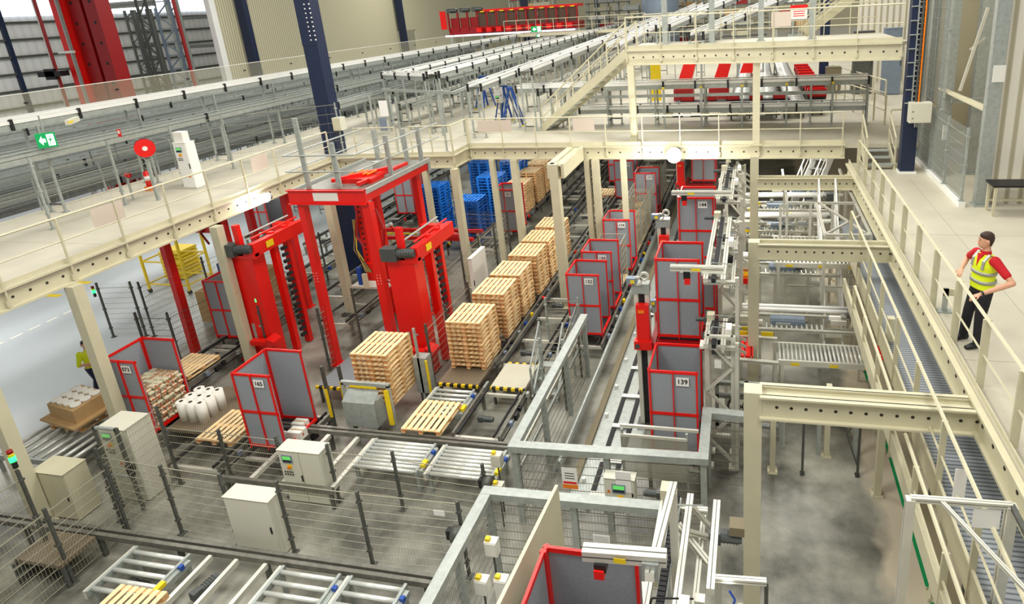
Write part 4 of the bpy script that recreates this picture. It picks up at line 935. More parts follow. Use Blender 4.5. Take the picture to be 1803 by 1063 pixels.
prof(t, (-.5, 6.1, 3.3), (-.5, 7.6, 3.3), .1, 'depth_profile'); prof(t, (-.62, 6.0, 0), (-.62, 6.0, 3.3), .12, 'upright'); prof(t, (-.5, 7.5, 0), (-.5, 7.5, 3.3), .1, 'upright'); prof(t, (-.55, 6.3, 3.3), (.18, 6.35, 3.3), .07, 'crossbar'); prof(t, (.18, 6.35, 0), (.18, 6.35, 3.3), .05, 'upright', 'galv_dark')
prof(t, (-1.0, 7.0, 3.4), (-.55, 6.6, 3.2), .08, 'brace'); prof(t, (-.5, 5.9, 3.2), (1.2, 5.9, 2.9), .09, 'crossbar')
motor((-.42, 7.05, 3.25), (1, 0, 0), t, .42, .09); MB().box(-.3, -.1, 6.95, 7.15, 3.36, 3.5).build('motor_terminal_box', 'cream_dark', t)
t = thing('inspection_lamp', 'small glowing lamp with blue cable on the bottom right frame', 'lamp', (-.25, 6.2, 3.0)); MB().ball((-.27, 6.1, 3.02), .05, 10).build('lamp_bulb', 'lamp_on', t, True); MB().path([(-.27, 6.15, 3.3), (-.2, 6.12, 3.2), (-.24, 6.1, 3.08)], .015, 6).build('cable', 'ladder_blue', t)
# handling rows between the X=0 columns and the platform
def row(y, z, label, rollers=0, zz=0, bars=2, x0=.15, x1=2.9, red=False, orange=False):
    t = thing('picking_station', label, 'machine', ((x0+x1)/2, y, z), 'picking stations behind the X columns' if False else None)
    for k in range(bars): MB().tube((x0-.6, y+.1+k*.32, z+.45-k*.06), (x1-.3, y+.1+k*.32, z+.45-k*.06), .055, 10).build('white_tube', 'plastic_white', t, True)
    for k in (0, 1): prof(t, (x0-.7, y-.2+k*.85, z), (x1, y-.2+k*.85, z), .08, 'profile')
    MB().box(x0+.3, x0+1.2, y, y+.35, z+.02, z+.16).build('carriage_cover', 'bluegrey', t); MB().box(x0-.5, x0-.1, y-.1, y+.2, z+.1, z+.3).build('bearing_block', 'alu', t)
    MB().box(x1-.4, x1-.15, y, y+.3, z+.15, z+.55).build('drive_unit', 'motor', t); MB().tube((x1-.5, y+.1, z+.4), (x1-.1, y+.1, z+.4), .11, 12).build('drive_drum', 'galv_dark', t, True)
    MB().box(x0-.45, x0-.15, y-.25, y-.23, z-.02, z+.07).build('yellow_label', 'yellow', t)
    if orange: MB().box(x0-.7, x0-.15, y-.3, y+.2, z-.25, z-.02).build('orange_tray', 'orange', t); MB().box(x0-.7, x0-.15, y-.32, y-.3, z-.3, z-.12).build('red_front', 'red', t)
    rr = random.Random(int(y*7))
    for i in range(8): q = V(rr.uniform(x0-.5, x1-.3), y+rr.uniform(-.2, .6), z+rr.uniform(.0, .35)); MB().cb(q, rr.uniform(.1, .5), rr.uniform(.05, .15), rr.uniform(.04, .14)).build('machine_block', ('white', 'alu', 'galv', 'bluegrey', 'yellow', 'motor', 'plastic_white', 'alu')[i], t)
    for i in range(12): MB().tube((x0+.2+i*.13, y-.18, z+.03), (x0+.2+i*.13, y+.1, z+.03), .025, 6).build('small_roller', 'roller', t)
    for x in (x0, x1-.1): MB().box(x, x+.07, y+.3, y+.37, 0, z).build('leg', 'alu', t)
    return t
row(15.9, 1.75, 'white double tube machine with dark drive drum behind the roller table'); row(18.3, 2.3, 'pale tube machine inside the transparent enclosure, nearer one', orange=True); row(21.2, 2.6, 'pale tube machine inside the transparent enclosure, farther one', bars=3)
row(22.6, 2.9, 'pale tube machine below the middle mezzanine edge', bars=3)
def rtable(y0, y1, z, n, label, x0=.6, x1=3.0, red=True):
    t = roller_conv(x0, x1, y0, y1, z, label, n, axis='Y', r=.032, m='alu', group='pale roller tables on the right'); 
    if red: MB().box(x1-.16, x1+.05, y0+.05, y1-.05, z, z+.12).build('red_end_cover', 'red', t)
    for x in (x0+.3, x0+1.2, x0+2.0): MB().box(x, x+.2, y0-.045, y0-.035, z-.12, z-.05).build('yellow_label', 'yellow', t)
rtable(14.2, 15.05, 1.75, 24, 'white roller table with red end cover nearest the walkway'); rtable(13.2, 13.95, 1.2, 22, 'lower dark roller table in front of the white one', red=False); rtable(17.6, 18.2, 2.9, 22, 'narrow white roller table inside the enclosure'); rtable(19.7, 20.3, 2.7, 20, 'second narrow white roller table inside the enclosure')
for i, (x, y) in enumerate(((.62, 13.2), (1.45, 13.1), (2.25, 13.1))):
    t = thing('bollard_post', 'grey post with yellow cap in front of the roller tables, %s from the left' % ORD[i], 'post', (x, y, 0)); MB().box(x, x+.09, y-.1, y-.02, 0, 1.32).build('post', 'galv', t); MB().box(x-.02, x+.11, y-.12, y, 1.32, 1.4).build('yellow_cap', 'yellow', t)
t = thing('basket_stand', 'wire basket stand with yellow labels and a red tray beside the near column', 'stand', (0, 14.3, 0))
prof(t, (-.75, 14.1, 1.75), (.6, 14.1, 1.7), .09, 'profile'); prof(t, (-.75, 15.1, 1.85), (.6, 15.1, 1.8), .09, 'profile'); MB().box(-.3, .0, 14.2, 15.0, 1.75, 1.8).build('red_tray', 'red', t)
for i in range(8): MB().box(-.7+i*.16, -.68+i*.16, 14.15, 15.05, 1.78, 1.8).build('basket_wire', 'wire', t)
for x in (-.45, .2): MB().box(x, x+.3, 15.05, 15.07, 1.9, 2.02).build('yellow_label', 'yellow', t)
for x in (-.7, .5): MB().box(x, x+.08, 14.1, 14.18, 0, 1.7).box(x, x+.08, 15.02, 15.1, 0, 1.75).build('leg', 'alu', t)
t = thing('tool_wheel', 'spoked wheel inside the machine base right of the lattice tower', 'wheel', (0, 13, .6)); MB().ring((-.25, 13.3, .95), (0, 1, 0), .33, .03, .06, 24).build('rim', 'galv_dark', t)
for k in range(5): a = k*1.257; MB().bar((-.25, 13.3, .95), (-.25+.32*math.cos(a), 13.3, .95+.32*math.sin(a)), .03, .03).build('spoke', 'galv_dark', t)
t = thing('wheel_bench', 'grey machine base frame behind the lattice tower', 'frame', (0, 13.8, 0))
for z in (.3, 1.1, 1.45): prof(t, (-.9, 13.5, z), (.6, 13.5, z), .1, 'beam', 'galv')
for x in (-.9, -.2, .4): MB().box(x, x+.09, 13.45, 13.55, 0, 1.5).build('upright', 'galv', t)
# small foot columns on the bare floor
for i, (x, y, h, s, m, l) in enumerate(((.44, 12.3, 1.9, .12, 'cream', 'short cream post on the bare floor, leftmost'), (1.67, 13.0, 1.9, .12, 'cream', 'short cream post on the bare floor, middle one with the wide foot'), (2.6, 11.9, 4.2, .14, 'cream', 'cream post standing next to the green floor line'),
                                    (1.09, 12.3, 1.8, .05, 'galv_dark', 'thin dark brace post on the bare floor, left'), (2.27, 12.4, 1.8, .05, 'galv_dark', 'thin dark braced post on the bare floor, right'))):
    column(x, y, 0, h, l, s, m)
t = thing('brace_rod', 'diagonal rod between the thin dark posts', 'rod', (2.1, 12.4, 0)); MB().bar((2.27, 12.4, 1.7), (2.02, 12.5, 1.0), .02, .03).bar((2.02, 12.5, 1.0), (2.25, 12.4, .3), .02, .03).build('rod', 'galv_dark', t)
# transparent enclosure
t = thing('machine_enclosure', 'transparent enclosure of grey aluminium profiles below the cross beams', 'enclosure', (2, 18, 0)); ZE = 4.1
ep = [(1.0, 23.5), (1.0, 19.5), (1.85, 19.5), (1.85, 16.7), (3.0, 16.7), (3.0, 19.5), (3.0, 23.5)]
for (a, b) in ((ep[0], ep[1]), ((1.0, 19.5), (3.0, 19.5)), ((1.85, 16.7), (3.0, 16.7)), ((3.0, 16.7), (3.0, 23.5)), ((1.85, 16.7), (1.85, 19.5))): prof(t, (*a, ZE), (*b, ZE), .07, 'top_profile')
prof(t, (1.95, 19.5, ZE), (2.9, 16.9, ZE), .05, 'brace'); prof(t, (1.9, 16.8, ZE), (2.95, 18.3, ZE), .05, 'brace')
for x, y in ((1.0, 19.5), (.8, 19.4), (1.0, 21.5), (1.85, 16.7), (3.0, 16.7), (1.7, 19.5), (2.35, 19.5), (3.0, 19.5), (3.0, 18.1), (3.0, 21.5), (2.95, 16.9)): prof(t, (x, y, .05), (x, y, ZE), .08, 'upright')
for z in (2.6, 1.3): prof(t, (1.85, 16.7, z), (3.0, 16.7, z), .05, 'middle_profile'); prof(t, (1.0, 19.5, z), (1.85, 19.5, z), .05, 'middle_profile')
MB().box(1.9, 2.95, 16.69, 16.7, .3, ZE-.05).build('pane', 'perspex', t); MB().box(1.04, 1.8, 19.49, 19.5, .3, ZE-.05).build('pane', 'perspex', t); MB().box(2.99, 3.0, 16.8, 23.4, .3, ZE-.05).build('pane', 'perspex', t)
MB().box(2.2, 2.6, 16.66, 16.67, 3.85, 3.98).build('label_plate', 'paper', t)
stairs(2.0, 2.5, 17.2, .4, 20.4, 3.6, 9, 'white staircase inside the transparent enclosure', 'plastic_white', tm='alu')
# green floor line
struct(MB().box(3.05, 3.15, -1, 17, 0, .004), 'trim_20', 'green')
# grey grated walkway beside the platform
t = thing('grated_walkway', 'long grey grated walkway with cream kerbs running beside the right platform', 'walkway', (2.9, 9, 3.6))
MB().box(2.5, 3.34, 1, 19, 3.62, 3.7).build('grating', 'grating', t)
MB().box(3.34, 3.42, 1, 19, 3.55, 3.83).build('right_kerb', 'plastic_white', t); MB().box(2.46, 2.5, 1, 17, 3.45, 3.86).build('left_kerb', 'cream', t); MB().box(2.12, 2.18, 1, 15, 3.3, 3.62).build('outer_beam', 'cream', t)
MB().box(2.18, 2.46, 1, 15, 3.3, 3.34).build('cable_shelf', 'cream_dark', t)
for y in (3, 7, 11, 15, 18): MB().box(2.5, 3.4, y, y+.1, 3.45, 3.6).build('bearer', 'cream', t)
for y in (4, 9.5, 14.5, 18): column(3.15, y, 0, 3.4, 'cream column below the grated walkway, %s from the camera' % ORD[(4, 9.5, 14.5, 18).index(y)], .16)
railing(V(2.48, 2.0, 3.7), V(2.48, 16.6, 3.7), 'cream guard rail along the left edge of the grated walkway', 11, drop=.3, post=.08)
railing(V(2.15, 2.0, 3.4), V(2.15, 13.4, 3.4), 'low outer cream rail left of the grated walkway', 9, h=.75, mids=(.35,), drop=.25, post=.08)
sheet(2.42, 7.1, 4.2, .14, .45, 'small white notice hanging on the walkway rail')
# profile enclosure in the lower right corner
t = thing('profile_frame', 'grey aluminium profile frame with a white sheet in the lower right corner', 'frame', (1.6, 5.5, 0)); q0, q1 = onz(1603, 877, 5.1), onz(1782, 890, 5.1)
prof(t, q0, q1, .06, 'top_profile'); prof(t, (q0.x, q0.y, 0), q0, .09, 'upright'); prof(t, (q1.x, q1.y, 0), q1, .1, 'upright'); prof(t, q1, (q1.x+.02, 3.0, 5.1), .05, 'top_profile', 'galv_dark'); prof(t, lerp(q0, q1, .3), (q1.x+.1, 4.2, 5.1), .04, 'brace')
s0, s1 = lerp(q0, q1, .63), lerp(q0, q1, .9); MB().slab([s0-V(0, .02, .05), s1-V(0, .02, .05), s1-V(0, .02, .3), s0-V(0, .02, .3)], (0, .004, 0)).build('paper_sheet', 'paper', t)
# things under the platform edge
for i, (y, m, l) in enumerate(((16.2, 'black', 'small black box in the gap under the platform beam, far one'), (11.6, 'black', 'dark control box in the gap beside the grated walkway'), (9.3, 'ply', 'plywood panel in the gap beside the grated walkway'), (7.2, 'white', 'white rounded tank end under the platform beam'))):
    t = thing('under_platform_box', l, 'box', (3.6, y, 3.9)); MB().box(3.5, 3.75, y, y+.7, 3.4, 4.05).build('body', m, t); MB().box(3.49, 3.5, y+.1, y+.6, 3.5, 3.95).build('front', m if m != 'black' else 'galv_dark', t); MB().box(3.55, 3.6, y+.1, y+.16, 0, 3.4).build('stand', 'galv_dark', t)
t = thing('steel_bracket_post', 'short galvanised bracket post bolted to the platform floor', 'post', (3.45, 11.7, PZ)); b0 = onz(1662, 548, PZ); MB().box(b0.x-.04, b0.x+.04, b0.y-.03, b0.y+.03, PZ, PZ+.45).build('post', 'galv', t); MB().box(b0.x-.04, b0.x+.22, b0.y-.03, b0.y+.0, PZ+.32, PZ+.45).build('plate', 'cream', t); MB().box(b0.x-.12, b0.x+.12, b0.y-.08, b0.y+.08, PZ, PZ+.02).build('foot', 'galv', t)
# table on the platform
t = thing('work_table', 'cream table with a dark top in front of the ribbed wall', 'table', (6.6, 17, PZ))
MB().box(5.72, 7.6, 16.55, 17.15, 5.45, 5.5).build('tabletop', 'black', t)
for x in (5.76, 7.5):
    for y in (16.6, 17.08): MB().box(x, x+.06, y-.03, y+.03, PZ, 5.45).build('leg', 'cream', t)
MB().box(5.8, 7.5, 17.06, 17.09, 4.95, 5.0).build('crossbar', 'cream', t)
# galvanised lift-bay wall
fence([(5.28, 17.4), (5.28, 22.4)], 6.75, 'galvanised mesh wall panel beside the right navy column, lower part', z0=PZ+.16, zfoot=PZ+.14, sp=1.7, vs=.04, vw=.005, hs=.28, pm='galv', m='galv')
MB_ok = True
fence([(5.32, 20.0), (5.32, 22.5)], 11.2, 'upper galvanised mesh wall above the lower mesh panel', z0=6.9, zfoot=6.8, sp=1.3, vs=.05, vw=.005, hs=.3, pm='galv', m='galv')
def stl(x, y, s, label, z0=PZ, z1=14, m='galv'):
    t = thing('rack_post', label, 'post', (x, y, z0)); MB().box(x-s/2, x+s/2, y-.01, y+.01, z0, z1).box(x-s/2, x-s/2+.02, y, y+.25, z0, z1).box(x+s/2-.02, x+s/2, y, y+.25, z0, z1).build('shaft', m, t); MB().box(x-s*.7, x+s*.7, y-.1, y+.3, z0, z0+.03).build('foot', m, t); return t
t = stl(5.78, 17.42, .3, 'broad galvanised post at the front of the mesh wall bay'); MB().box(5.68, 5.95, 17.38, 17.41, 7.9, 8.3).build('splice_plate', 'white', t)
stl(5.5, 20.4, .35, 'galvanised post inside the mesh wall bay'); stl(6.4, 20.6, .3, 'second galvanised post inside the mesh wall bay, next to the diagonal brace'); stl(5.4, 21.9, .2, 'slim galvanised post at the back of the mesh wall bay')
t = thing('diagonal_brace', 'diagonal tube brace inside the mesh wall bay', 'brace', (5.8, 19.5, 7.4)); MB().bar((6.06, 19.5, 9.6), (5.58, 19.5, 7.4), .07, .07).bar((6.1, 19.6, 8.8), (5.75, 19.6, 8.5), .04, .04).build('tube', 'alu', t)
t = thing('plank_shelf', 'pale plank lying across the mesh wall bay above red tanks', 'shelf', (5.6, 19, 7.2)); MB().slab([(5.3, 20.6, 7.3), (5.45, 20.7, 7.3), (6.0, 17.8, 7.1), (5.72, 17.8, 7.1)], (0, 0, .05)).build('plank', 'cream', t); MB().box(5.5, 6.6, 19.9, 19.95, 7.0, 7.12).build('bearer', 'galv', t)
for i, (x, y, l) in enumerate(((5.62, 20.9, 'red cylinder behind the mesh wall, left one'), (6.35, 19.4, 'red tank behind the mesh wall, right one'))):
    t = thing('red_tank', l, 'tank', (x, y, PZ)); MB().tube((x, y, PZ), (x, y, 6.7), .16, 14).build('body', 'dark_red', t, True); MB().ball((x, y, 6.7), .16, 12).build('dome', 'dark_red', t, True); MB().tube((x, y, 6.85), (x, y, 6.95), .04, 8).build('valve', 'galv', t)
sheet(5.26, 19.6, 6.0, .12, .42, 'small white notice on the mesh wall')
mat('window_brown', (84, 62, 46), .5)
mat('lamp_dim', (235, 225, 245), .4, emit=1.0)
# ================================================================ CONVEYORS ON TOP OF THE MEZZANINE
def oconv(a, b, label, zf=MZ, w=.5, leg=3.2, brk=1.6, rail='plastic_white', bed='galv', group=None, legs=True, low=None, legoff=0, chain=False, bh=.16, bed_m=None, cat='conveyor'):
    """elevated case conveyor: pale side rails, bed, black brackets, posts"""
    a, b = Vector(a), Vector(b); d = (b-a).normalized(); L = (b-a).length; s = d.cross(V(0, 0, 1)).normalized(); up = V(0, 0, 1)
    t = thing('belt_conveyor', label, cat, (a.x, a.y, zf if legs else a.z-.3), group)
    for e in (-1, 1):
        MB().bar(a+s*e*w/2, b+s*e*w/2, .09, .09).bar(a+s*e*w/2+up*.11, b+s*e*w/2+up*.11, .05, .04).build('side_rail', rail, t)
        MB().bar(a+s*e*w/2-up*.14, b+s*e*w/2-up*.14, .04, bh).build('side_profile', bed, t)
    MB().bar(a-up*.06, b-up*.06, w-.05, .03).build('belt', 'galv_dark' if not chain else 'rubber', t)
    n = max(1, int(L/brk))
    for i in range(n+1):
        p = a+d*(L*i/n)
        for e in ((-1, 1) if n < 30 else (-1, 1)): 
            q = p+s*e*(w/2+.04); MB().bar(q-up*.22, q+up*.1, .07, .09, up=s).build('bracket', 'black', t)
    if legs:
        n = max(1, int(L/leg))
        for i in range(n+1):
            p = a+d*(L*(i+legoff)/n) if (i+legoff) <= n else None
            if p is None or (zf == 0 and p.y < 30): continue
            for e in (-1, 1):
                q = p+s*e*(w/2+.02); MB().bar((q.x, q.y, zf), q-up*.2, .06, .06).bar((q.x, q.y, zf), (q.x, q.y, zf+.03), .14, .14).build('post', 'galv', t)
            MB().bar(V(p.x, p.y, zf+.25)-s*w/2, V(p.x, p.y, zf+.25)+s*w/2, .05, .05).build('tie', 'galv_dark', t)
    return t
GM = 'elevated conveyors on the mezzanine'
oconv((-20.7, 8, 8.15), (-20.7, 76, 8.15), 'very long elevated conveyor with white rails crossing the whole left side', group=GM, leg=3.1, brk=1.9)
oconv((-20.3, 12, 7.25), (-20.3, 60, 7.25), 'thin galvanised conveyor running just below the long white one', group=GM, rail='galv', legs=False, brk=8)
t = thing('clear_guard', 'transparent guard strip along the long white conveyor', 'guard', (-21.2, 30, 8.3)); MB().box(-21.1, -21.09, 8, 44, 8.2, 8.85).build('pane', 'perspex', t); MB().box(-21.11, -21.08, 8, 44, 8.84, 8.86).build('edge_trim', 'white', t)
for i in range(12): MB().box(-21.08, -21.03, 9+i*2.9, 9.08+i*2.9, 8.55, 8.6).build('clip', 'black', t)
fl = [('grey conveyor row second from the long white one', -22.6, 14, 60, 7.0), ('grey conveyor row third from the long white one', -24.6, 12, 62, 6.6), ('grey conveyor row fourth from the long white one', -26.6, 12, 62, 7.2), ('grey conveyor row farthest left on the mezzanine', -29.0, 12, 64, 6.5), ('low grey conveyor row beneath the far left rows', -31.5, 12, 64, 6.0)]
for l, x, y0, y1, z in fl: oconv((x, y0, z), (x, y1, z), l, zf=0, rail='galv', group=GM, leg=2.4, brk=6)
for i, (x, z) in enumerate(((-23.6, 5.6), (-25.6, 4.8), (-27.8, 5.4), (-30.2, 4.6), (-33, 5.2), (-34.6, 3.4), (-36.5, 4.4), (-38.4, 5.2), (-40.5, 3.2))): oconv((x, 12+i*.6, z), (x, 66, z), 'grey low conveyor level at the far left, %s from the mezzanine' % ORD[i], zf=0, rail='galv', bed='galv', group='low conveyor levels at the far left', leg=3.5, brk=7, w=.8)
for l, x, y0, y1, z in (('grey conveyor row right of the long white one', -17.9, 24.5, 60, 6.9), ('low grey conveyor row right of the long white one', -16.2, 27.5, 58, 6.3), ('grey conveyor row between the loop conveyor and the long one', -15.4, 30, 70, 7.3)): oconv((x, y0, z), (x, y1, z), l, rail='galv', group=GM, leg=2.6, brk=4)
# looping white conveyor
oconv((-13.7, 25.9, 7.9), (-13.4, 66, 8.3), 'elevated white conveyor leaving the loop towards the back, right side', group=GM, leg=3.4, brk=1.7)
oconv((-17.2, 28.2, 7.7), (-17.3, 66, 7.9), 'elevated white conveyor leaving the loop towards the back, left side', group=GM, leg=3.6, brk=1.8)
oconv((-17.1, 27.9, 7.8), (-13.8, 25.8, 7.85), 'short crosswise end of the elevated white conveyor loop', group=GM, leg=1.6, brk=1.1)
t = thing('cable_duct', 'galvanised duct bending below the elevated loop', 'duct', (-15, 26, 7.1)); MB().bar((-16.7, 26.6, 7.2), (-12.2, 24.6, 7.2), .1, .12).bar((-12.2, 24.6, 7.2), (-11.6, 31, 7.6), .1, .12).build('duct', 'galv', t)
for x, y in ((-16.5, 26.5), (-13.2, 25.1), (-12.1, 25), (-11.8, 29)): MB().box(x-.03, x+.03, y-.03, y+.03, MZ, 7.15).build('post', 'galv', t)
oconv((-11.2, 24.5, 7.45), (-10.6, 60, 8.2), 'elevated conveyor right of the loop, nearer one', group=GM, leg=3, brk=1.9)
oconv((-8.9, 26.5, 6.9), (-8.4, 60, 7.7), 'elevated conveyor beside the blue ladder, lower one', group=GM, rail='alu', leg=3, brk=2.1)
# rising conveyors at the top
oconv((-9.3, 25.5, 7.9), (-6.4, 46, 9.2), 'rising white conveyor passing left of the upper walkway', group=GM, leg=4, brk=1.9)
oconv((-5.9, 27, 8.6), (-3.6, 44, 9.9), 'rising white conveyor behind the upper walkway corner', zf=MZ, group=GM, leg=5, brk=2)
oconv((-3.6, 26.2, 9.3), (.6, 42, 10.9), 'rising white conveyor crossing above the upper walkway, left one', group=GM, zf=8.66, leg=6, brk=2.2)
oconv((-2.2, 25.2, 9.0), (3.0, 40, 10.6), 'rising white conveyor crossing above the upper walkway, right one', group=GM, zf=8.66, leg=6, brk=2.2)
# cross conveyors above the middle deck
oconv((-10.2, 26.9, 7.05), (4.2, 26.0, 7.05), 'upper conveyor crossing above the middle deck, with black dashed chain', group=GM, leg=2.0, brk=1.25, chain=True, rail='plastic_white')
oconv((-7.4, 26.9, 6.05), (4.2, 26.1, 6.05), 'lower conveyor crossing above the middle deck, with black dashed chain', group=GM, leg=2.0, brk=1.25, chain=True, rail='plastic_white', legs=False)
t = thing('cross_rail', 'plain galvanised rail between the two cross conveyors', 'rail', (0, 26.3, 6.6)); MB().bar((-7.0, 26.6, 6.55), (4.2, 25.8, 6.55), .06, .12).build('rail', 'galv', t)
t = thing('service_unit', 'pale valve units hanging under the lower cross conveyor', 'unit', (0, 26.3, 5.6))
for i in range(6): MB().cb((-3.5+i*.75, 26.4, 5.75), .3, .3, .18).build('valve_unit', ('cream', 'plastic_white')[i % 2], t)
MB().box(-3.8, 1.0, 26.5, 26.6, 5.6, 5.66).build('carrier', 'galv_dark', t)
for i, x in enumerate((-3.6, -2.1, -.5, 1.2, 2.9)):
    t = thing('capped_post', 'galvanised post with yellow cap at the cross conveyors, %s from the left' % ORD[i], 'post', (x, 25.7, MZ)); MB().box(x-.04, x+.04, 25.66, 25.74, MZ, 6.9).build('post', 'galv', t); MB().box(x-.05, x+.05, 25.64, 25.76, 6.9, 6.98).build('yellow_cap', 'yellow', t)
# roller lanes with red crates running back
for j, x in enumerate((-.6, .5, 1.6)):
    roller = thing('roller_lane', 'roller lane running back under the upper walkway, %s from the left' % ORD[j], 'conveyor', (x, 27, MZ), 'roller lanes with red crates')
    MB().box(x-.42, x-.36, 27.4, 44, 5.9, 6.05).build('side_rail', 'galv_dark', roller); MB().box(x+.36, x+.42, 27.4, 44, 5.9, 6.05).build('side_rail', 'galv_dark', roller)
    MB().box(x-.36, x+.36, 27.4, 44, 5.88, 5.92).build('dark_backing', 'rubber', roller)  # dark sheet added to darken the gaps between rollers
    for i in range(40): MB().tube((x-.36, 27.6+i*.4, 6.0), (x+.36, 27.6+i*.4, 6.0), .05, 8).build('roller', 'roller', roller, True)
    for y in (27.6, 32, 37, 43): MB().box(x-.42, x-.36, y, y+.06, MZ, 5.9).build('leg', 'galv_dark', roller); MB().box(x+.36, x+.42, y, y+.06, MZ, 5.9).build('leg', 'galv_dark', roller)
def crate(x, y, z, s, label, g):
    t = thing('red_crate', label, 'crate', (x, y, z), g); a, b, h = .3*s, .22*s, .26*s
    m = MB().box(x-a, x+a, y-b, y+b, z, z+.02)
    m.box(x-a, x-a+.02, y-b, y+b, z, z+h).box(x+a-.02, x+a, y-b, y+b, z, z+h).box(x-a, x+a, y-b, y-b+.02, z, z+h).box(x-a, x+a, y+b-.02, y+b, z, z+h)
    m.build('body', 'red', t); MB().box(x-a-.015, x+a+.015, y-b-.015, y-b, z+h-.04, z+h).box(x-a-.015, x+a+.015, y+b, y+b+.015, z+h-.04, z+h).build('rim', 'dark_red', t)
for i in range(9): crate(2.55, 28.3+i*1.25, 6.05, 1.25, 'red crate in the right-hand line under the upper walkway, %s from the front' % ORD[i], 'red crates in the right-hand line')
t = thing('crate_stand', 'dark stand under the line of red crates', 'stand', (2.55, 27.9, MZ)); MB().box(2.2, 2.9, 27.9, 39.2, 5.97, 6.05).build('top', 'rubber', t)
for y in (28, 33, 39): MB().box(2.3, 2.4, y, y+.1, MZ, 5.97).box(2.7, 2.8, y, y+.1, MZ, 5.97).build('leg', 'galv_dark', t)
for i in range(5): crate(-2.8+i*.95, 27.3, 6.16, .9, 'red crate in the low row behind the cross conveyors, %s from the left' % ORD[i], 'red crates in the low row')
t = thing('crate_shelf', 'dark shelf carrying the low row of red crates', 'shelf', (-1, 27.3, 6)); MB().box(-3.3, 1.4, 27.05, 27.55, 6.1, 6.16).build('top', 'rubber', t)
for x in (-3.2, -1, 1.2): MB().box(x, x+.06, 27.2, 27.3, MZ, 6.1).build('leg', 'galv_dark', t)
# red slanted machine housings behind
for i, (x, y, l) in enumerate(((-4.0, 33, 'red slanted machine housing behind the upper walkway, left one'), (-2.2, 33, 'red slanted machine housing behind the upper walkway, middle one'), (-.9, 38, 'red slanted machine housing behind the upper walkway, right one'))):
    t = thing('red_housing', l, 'machine', (x, y, MZ)); MB().slab([(x, y, 5.9), (x+.7, y, 5.9), (x+1.25, y, 7.9), (x+.7, y, 7.9)], (0, .8, 0)).build('slanted_side', 'red', t); MB().box(x-.1, x+.9, y, y+.8, MZ, 5.9).build('base', 'dark_red', t); MB().box(x+1.3, x+1.4, y, y+.1, MZ, 8).build('post', 'galv', t)
t = thing('yellow_screen', 'yellow upright panel behind the upper walkway column', 'panel', (-5.2, 32, MZ)); MB().box(-5.1, -4.6, 32, 32.1, 5.5, 8.0).build('panel', 'yellow', t); MB().box(-5.2, -5.1, 32, 32.1, MZ, 8.1).build('frame', 'galv', t)
# long cream stair up to the upper walkway
def dstairs(p, q, width, n, label, m='cream', zr=1.0):
    p, q, wv = Vector(p), Vector(q), Vector(width); up = V(0, 0, 1); t = thing('staircase', label, 'stairs', p)
    for s in (p, p+wv):
        e = q+(s-p); MB().bar(s+up*.1, e-up*.1, .05, .32).build('stringer', m, t); MB().tube(s+up*zr, e+up*zr, .03, 6).build('handrail', m, t); MB().tube(s+up*zr*.55, e+up*zr*.55, .018, 6).build('handrail', m, t)
        for i in range(6): c = lerp(s, e, i/5); MB().bar(c, c+up*zr, .05, .04).build('post', m, t)
    for i in range(n): c = lerp(p, q, (i+.5)/n); MB().slab([c-V((q-p).x/n*.45, (q-p).y/n*.45, 0), c+V((q-p).x/n*.45, (q-p).y/n*.45, 0), c+wv+V((q-p).x/n*.45, (q-p).y/n*.45, 0), c+wv-V((q-p).x/n*.45, (q-p).y/n*.45, 0)], (0, 0, .03)).build('tread', 'galv', t)
    return t
dstairs((-8.9, 25.9, MZ), (-4.75, 24.2, 8.6), (.3, .75, 0), 14, 'long cream staircase rising from the middle deck to the upper walkway')
dstairs((1.9, 26.5, 8.66), (5.2, 27.5, 11.2), (-.1, .8, 0), 12, 'cream staircase climbing out at the top from the upper walkway')
dstairs((.8, 25, .2), (2.6, 27, 4.2), (.6, -.3, 0), 12, 'pale staircase far below the middle mezzanine edge', 'plastic_white')
# fences, gate, cabinet on the mezzanine
fence([(-14.35, 21.9), (-13.5, 21.9)], 7.5, 'mesh gate with grey plate and paper sheet on the mezzanine', z0=MZ+.15, zfoot=MZ, sp=.85, pm='galv')
fence([(-13.4, 22.1), (-11.5, 22.0)], 7.4, 'thin mesh fence on the mezzanine right of the gate', z0=MZ+.15, zfoot=MZ, sp=1.9, pm='galv', vs=.12)
sheet(-13.95, 21.82, 6.75, .35, .6, 'pinkish paper sheet hung on the mezzanine gate', 'paper'); sheet(-14.05, 21.8, 6.2, .32, .5, 'grey plate hung on the mezzanine gate', 'bluegrey')
fence([(-19.0, 13), (-19.0, 19.6), (-15.9, 21.9)], 7.3, 'tall mesh fence along the left mezzanine walkway', z0=MZ+.2, zfoot=MZ, sp=2.6, vs=.3, hs=.35, pm='galv')
railing(V(-21.5, 2, MZ), V(-21.5, 18.8, MZ), 'guard rail along the outer edge of the left mezzanine', 9, drop=.3, m='galv')
railing(V(-26, 20, MZ), V(-22, 20, MZ), 'grey guard rail far behind the hose reel', 4, drop=.1, m='galv')
cabinet(-18.55, 16.95, MZ, .5, .35, 1.55, 'white control cabinet on the left mezzanine with screen and papers on top', (-18.45, 6.55, .8), m='plastic_white', tri=(-18.25, 5.7, .12))
t = thing('paper_stack', 'white box lying on top of the mezzanine control cabinet', 'box', (-18.4, 17.1, 6.87)); MB().box(-18.5, -18.15, 17.0, 17.25, 6.87, 7.2).build('box', 'white', t); MB().box(-18.5, -18.15, 16.99, 17.0, 7.16, 7.2).build('lid', 'paper', t)
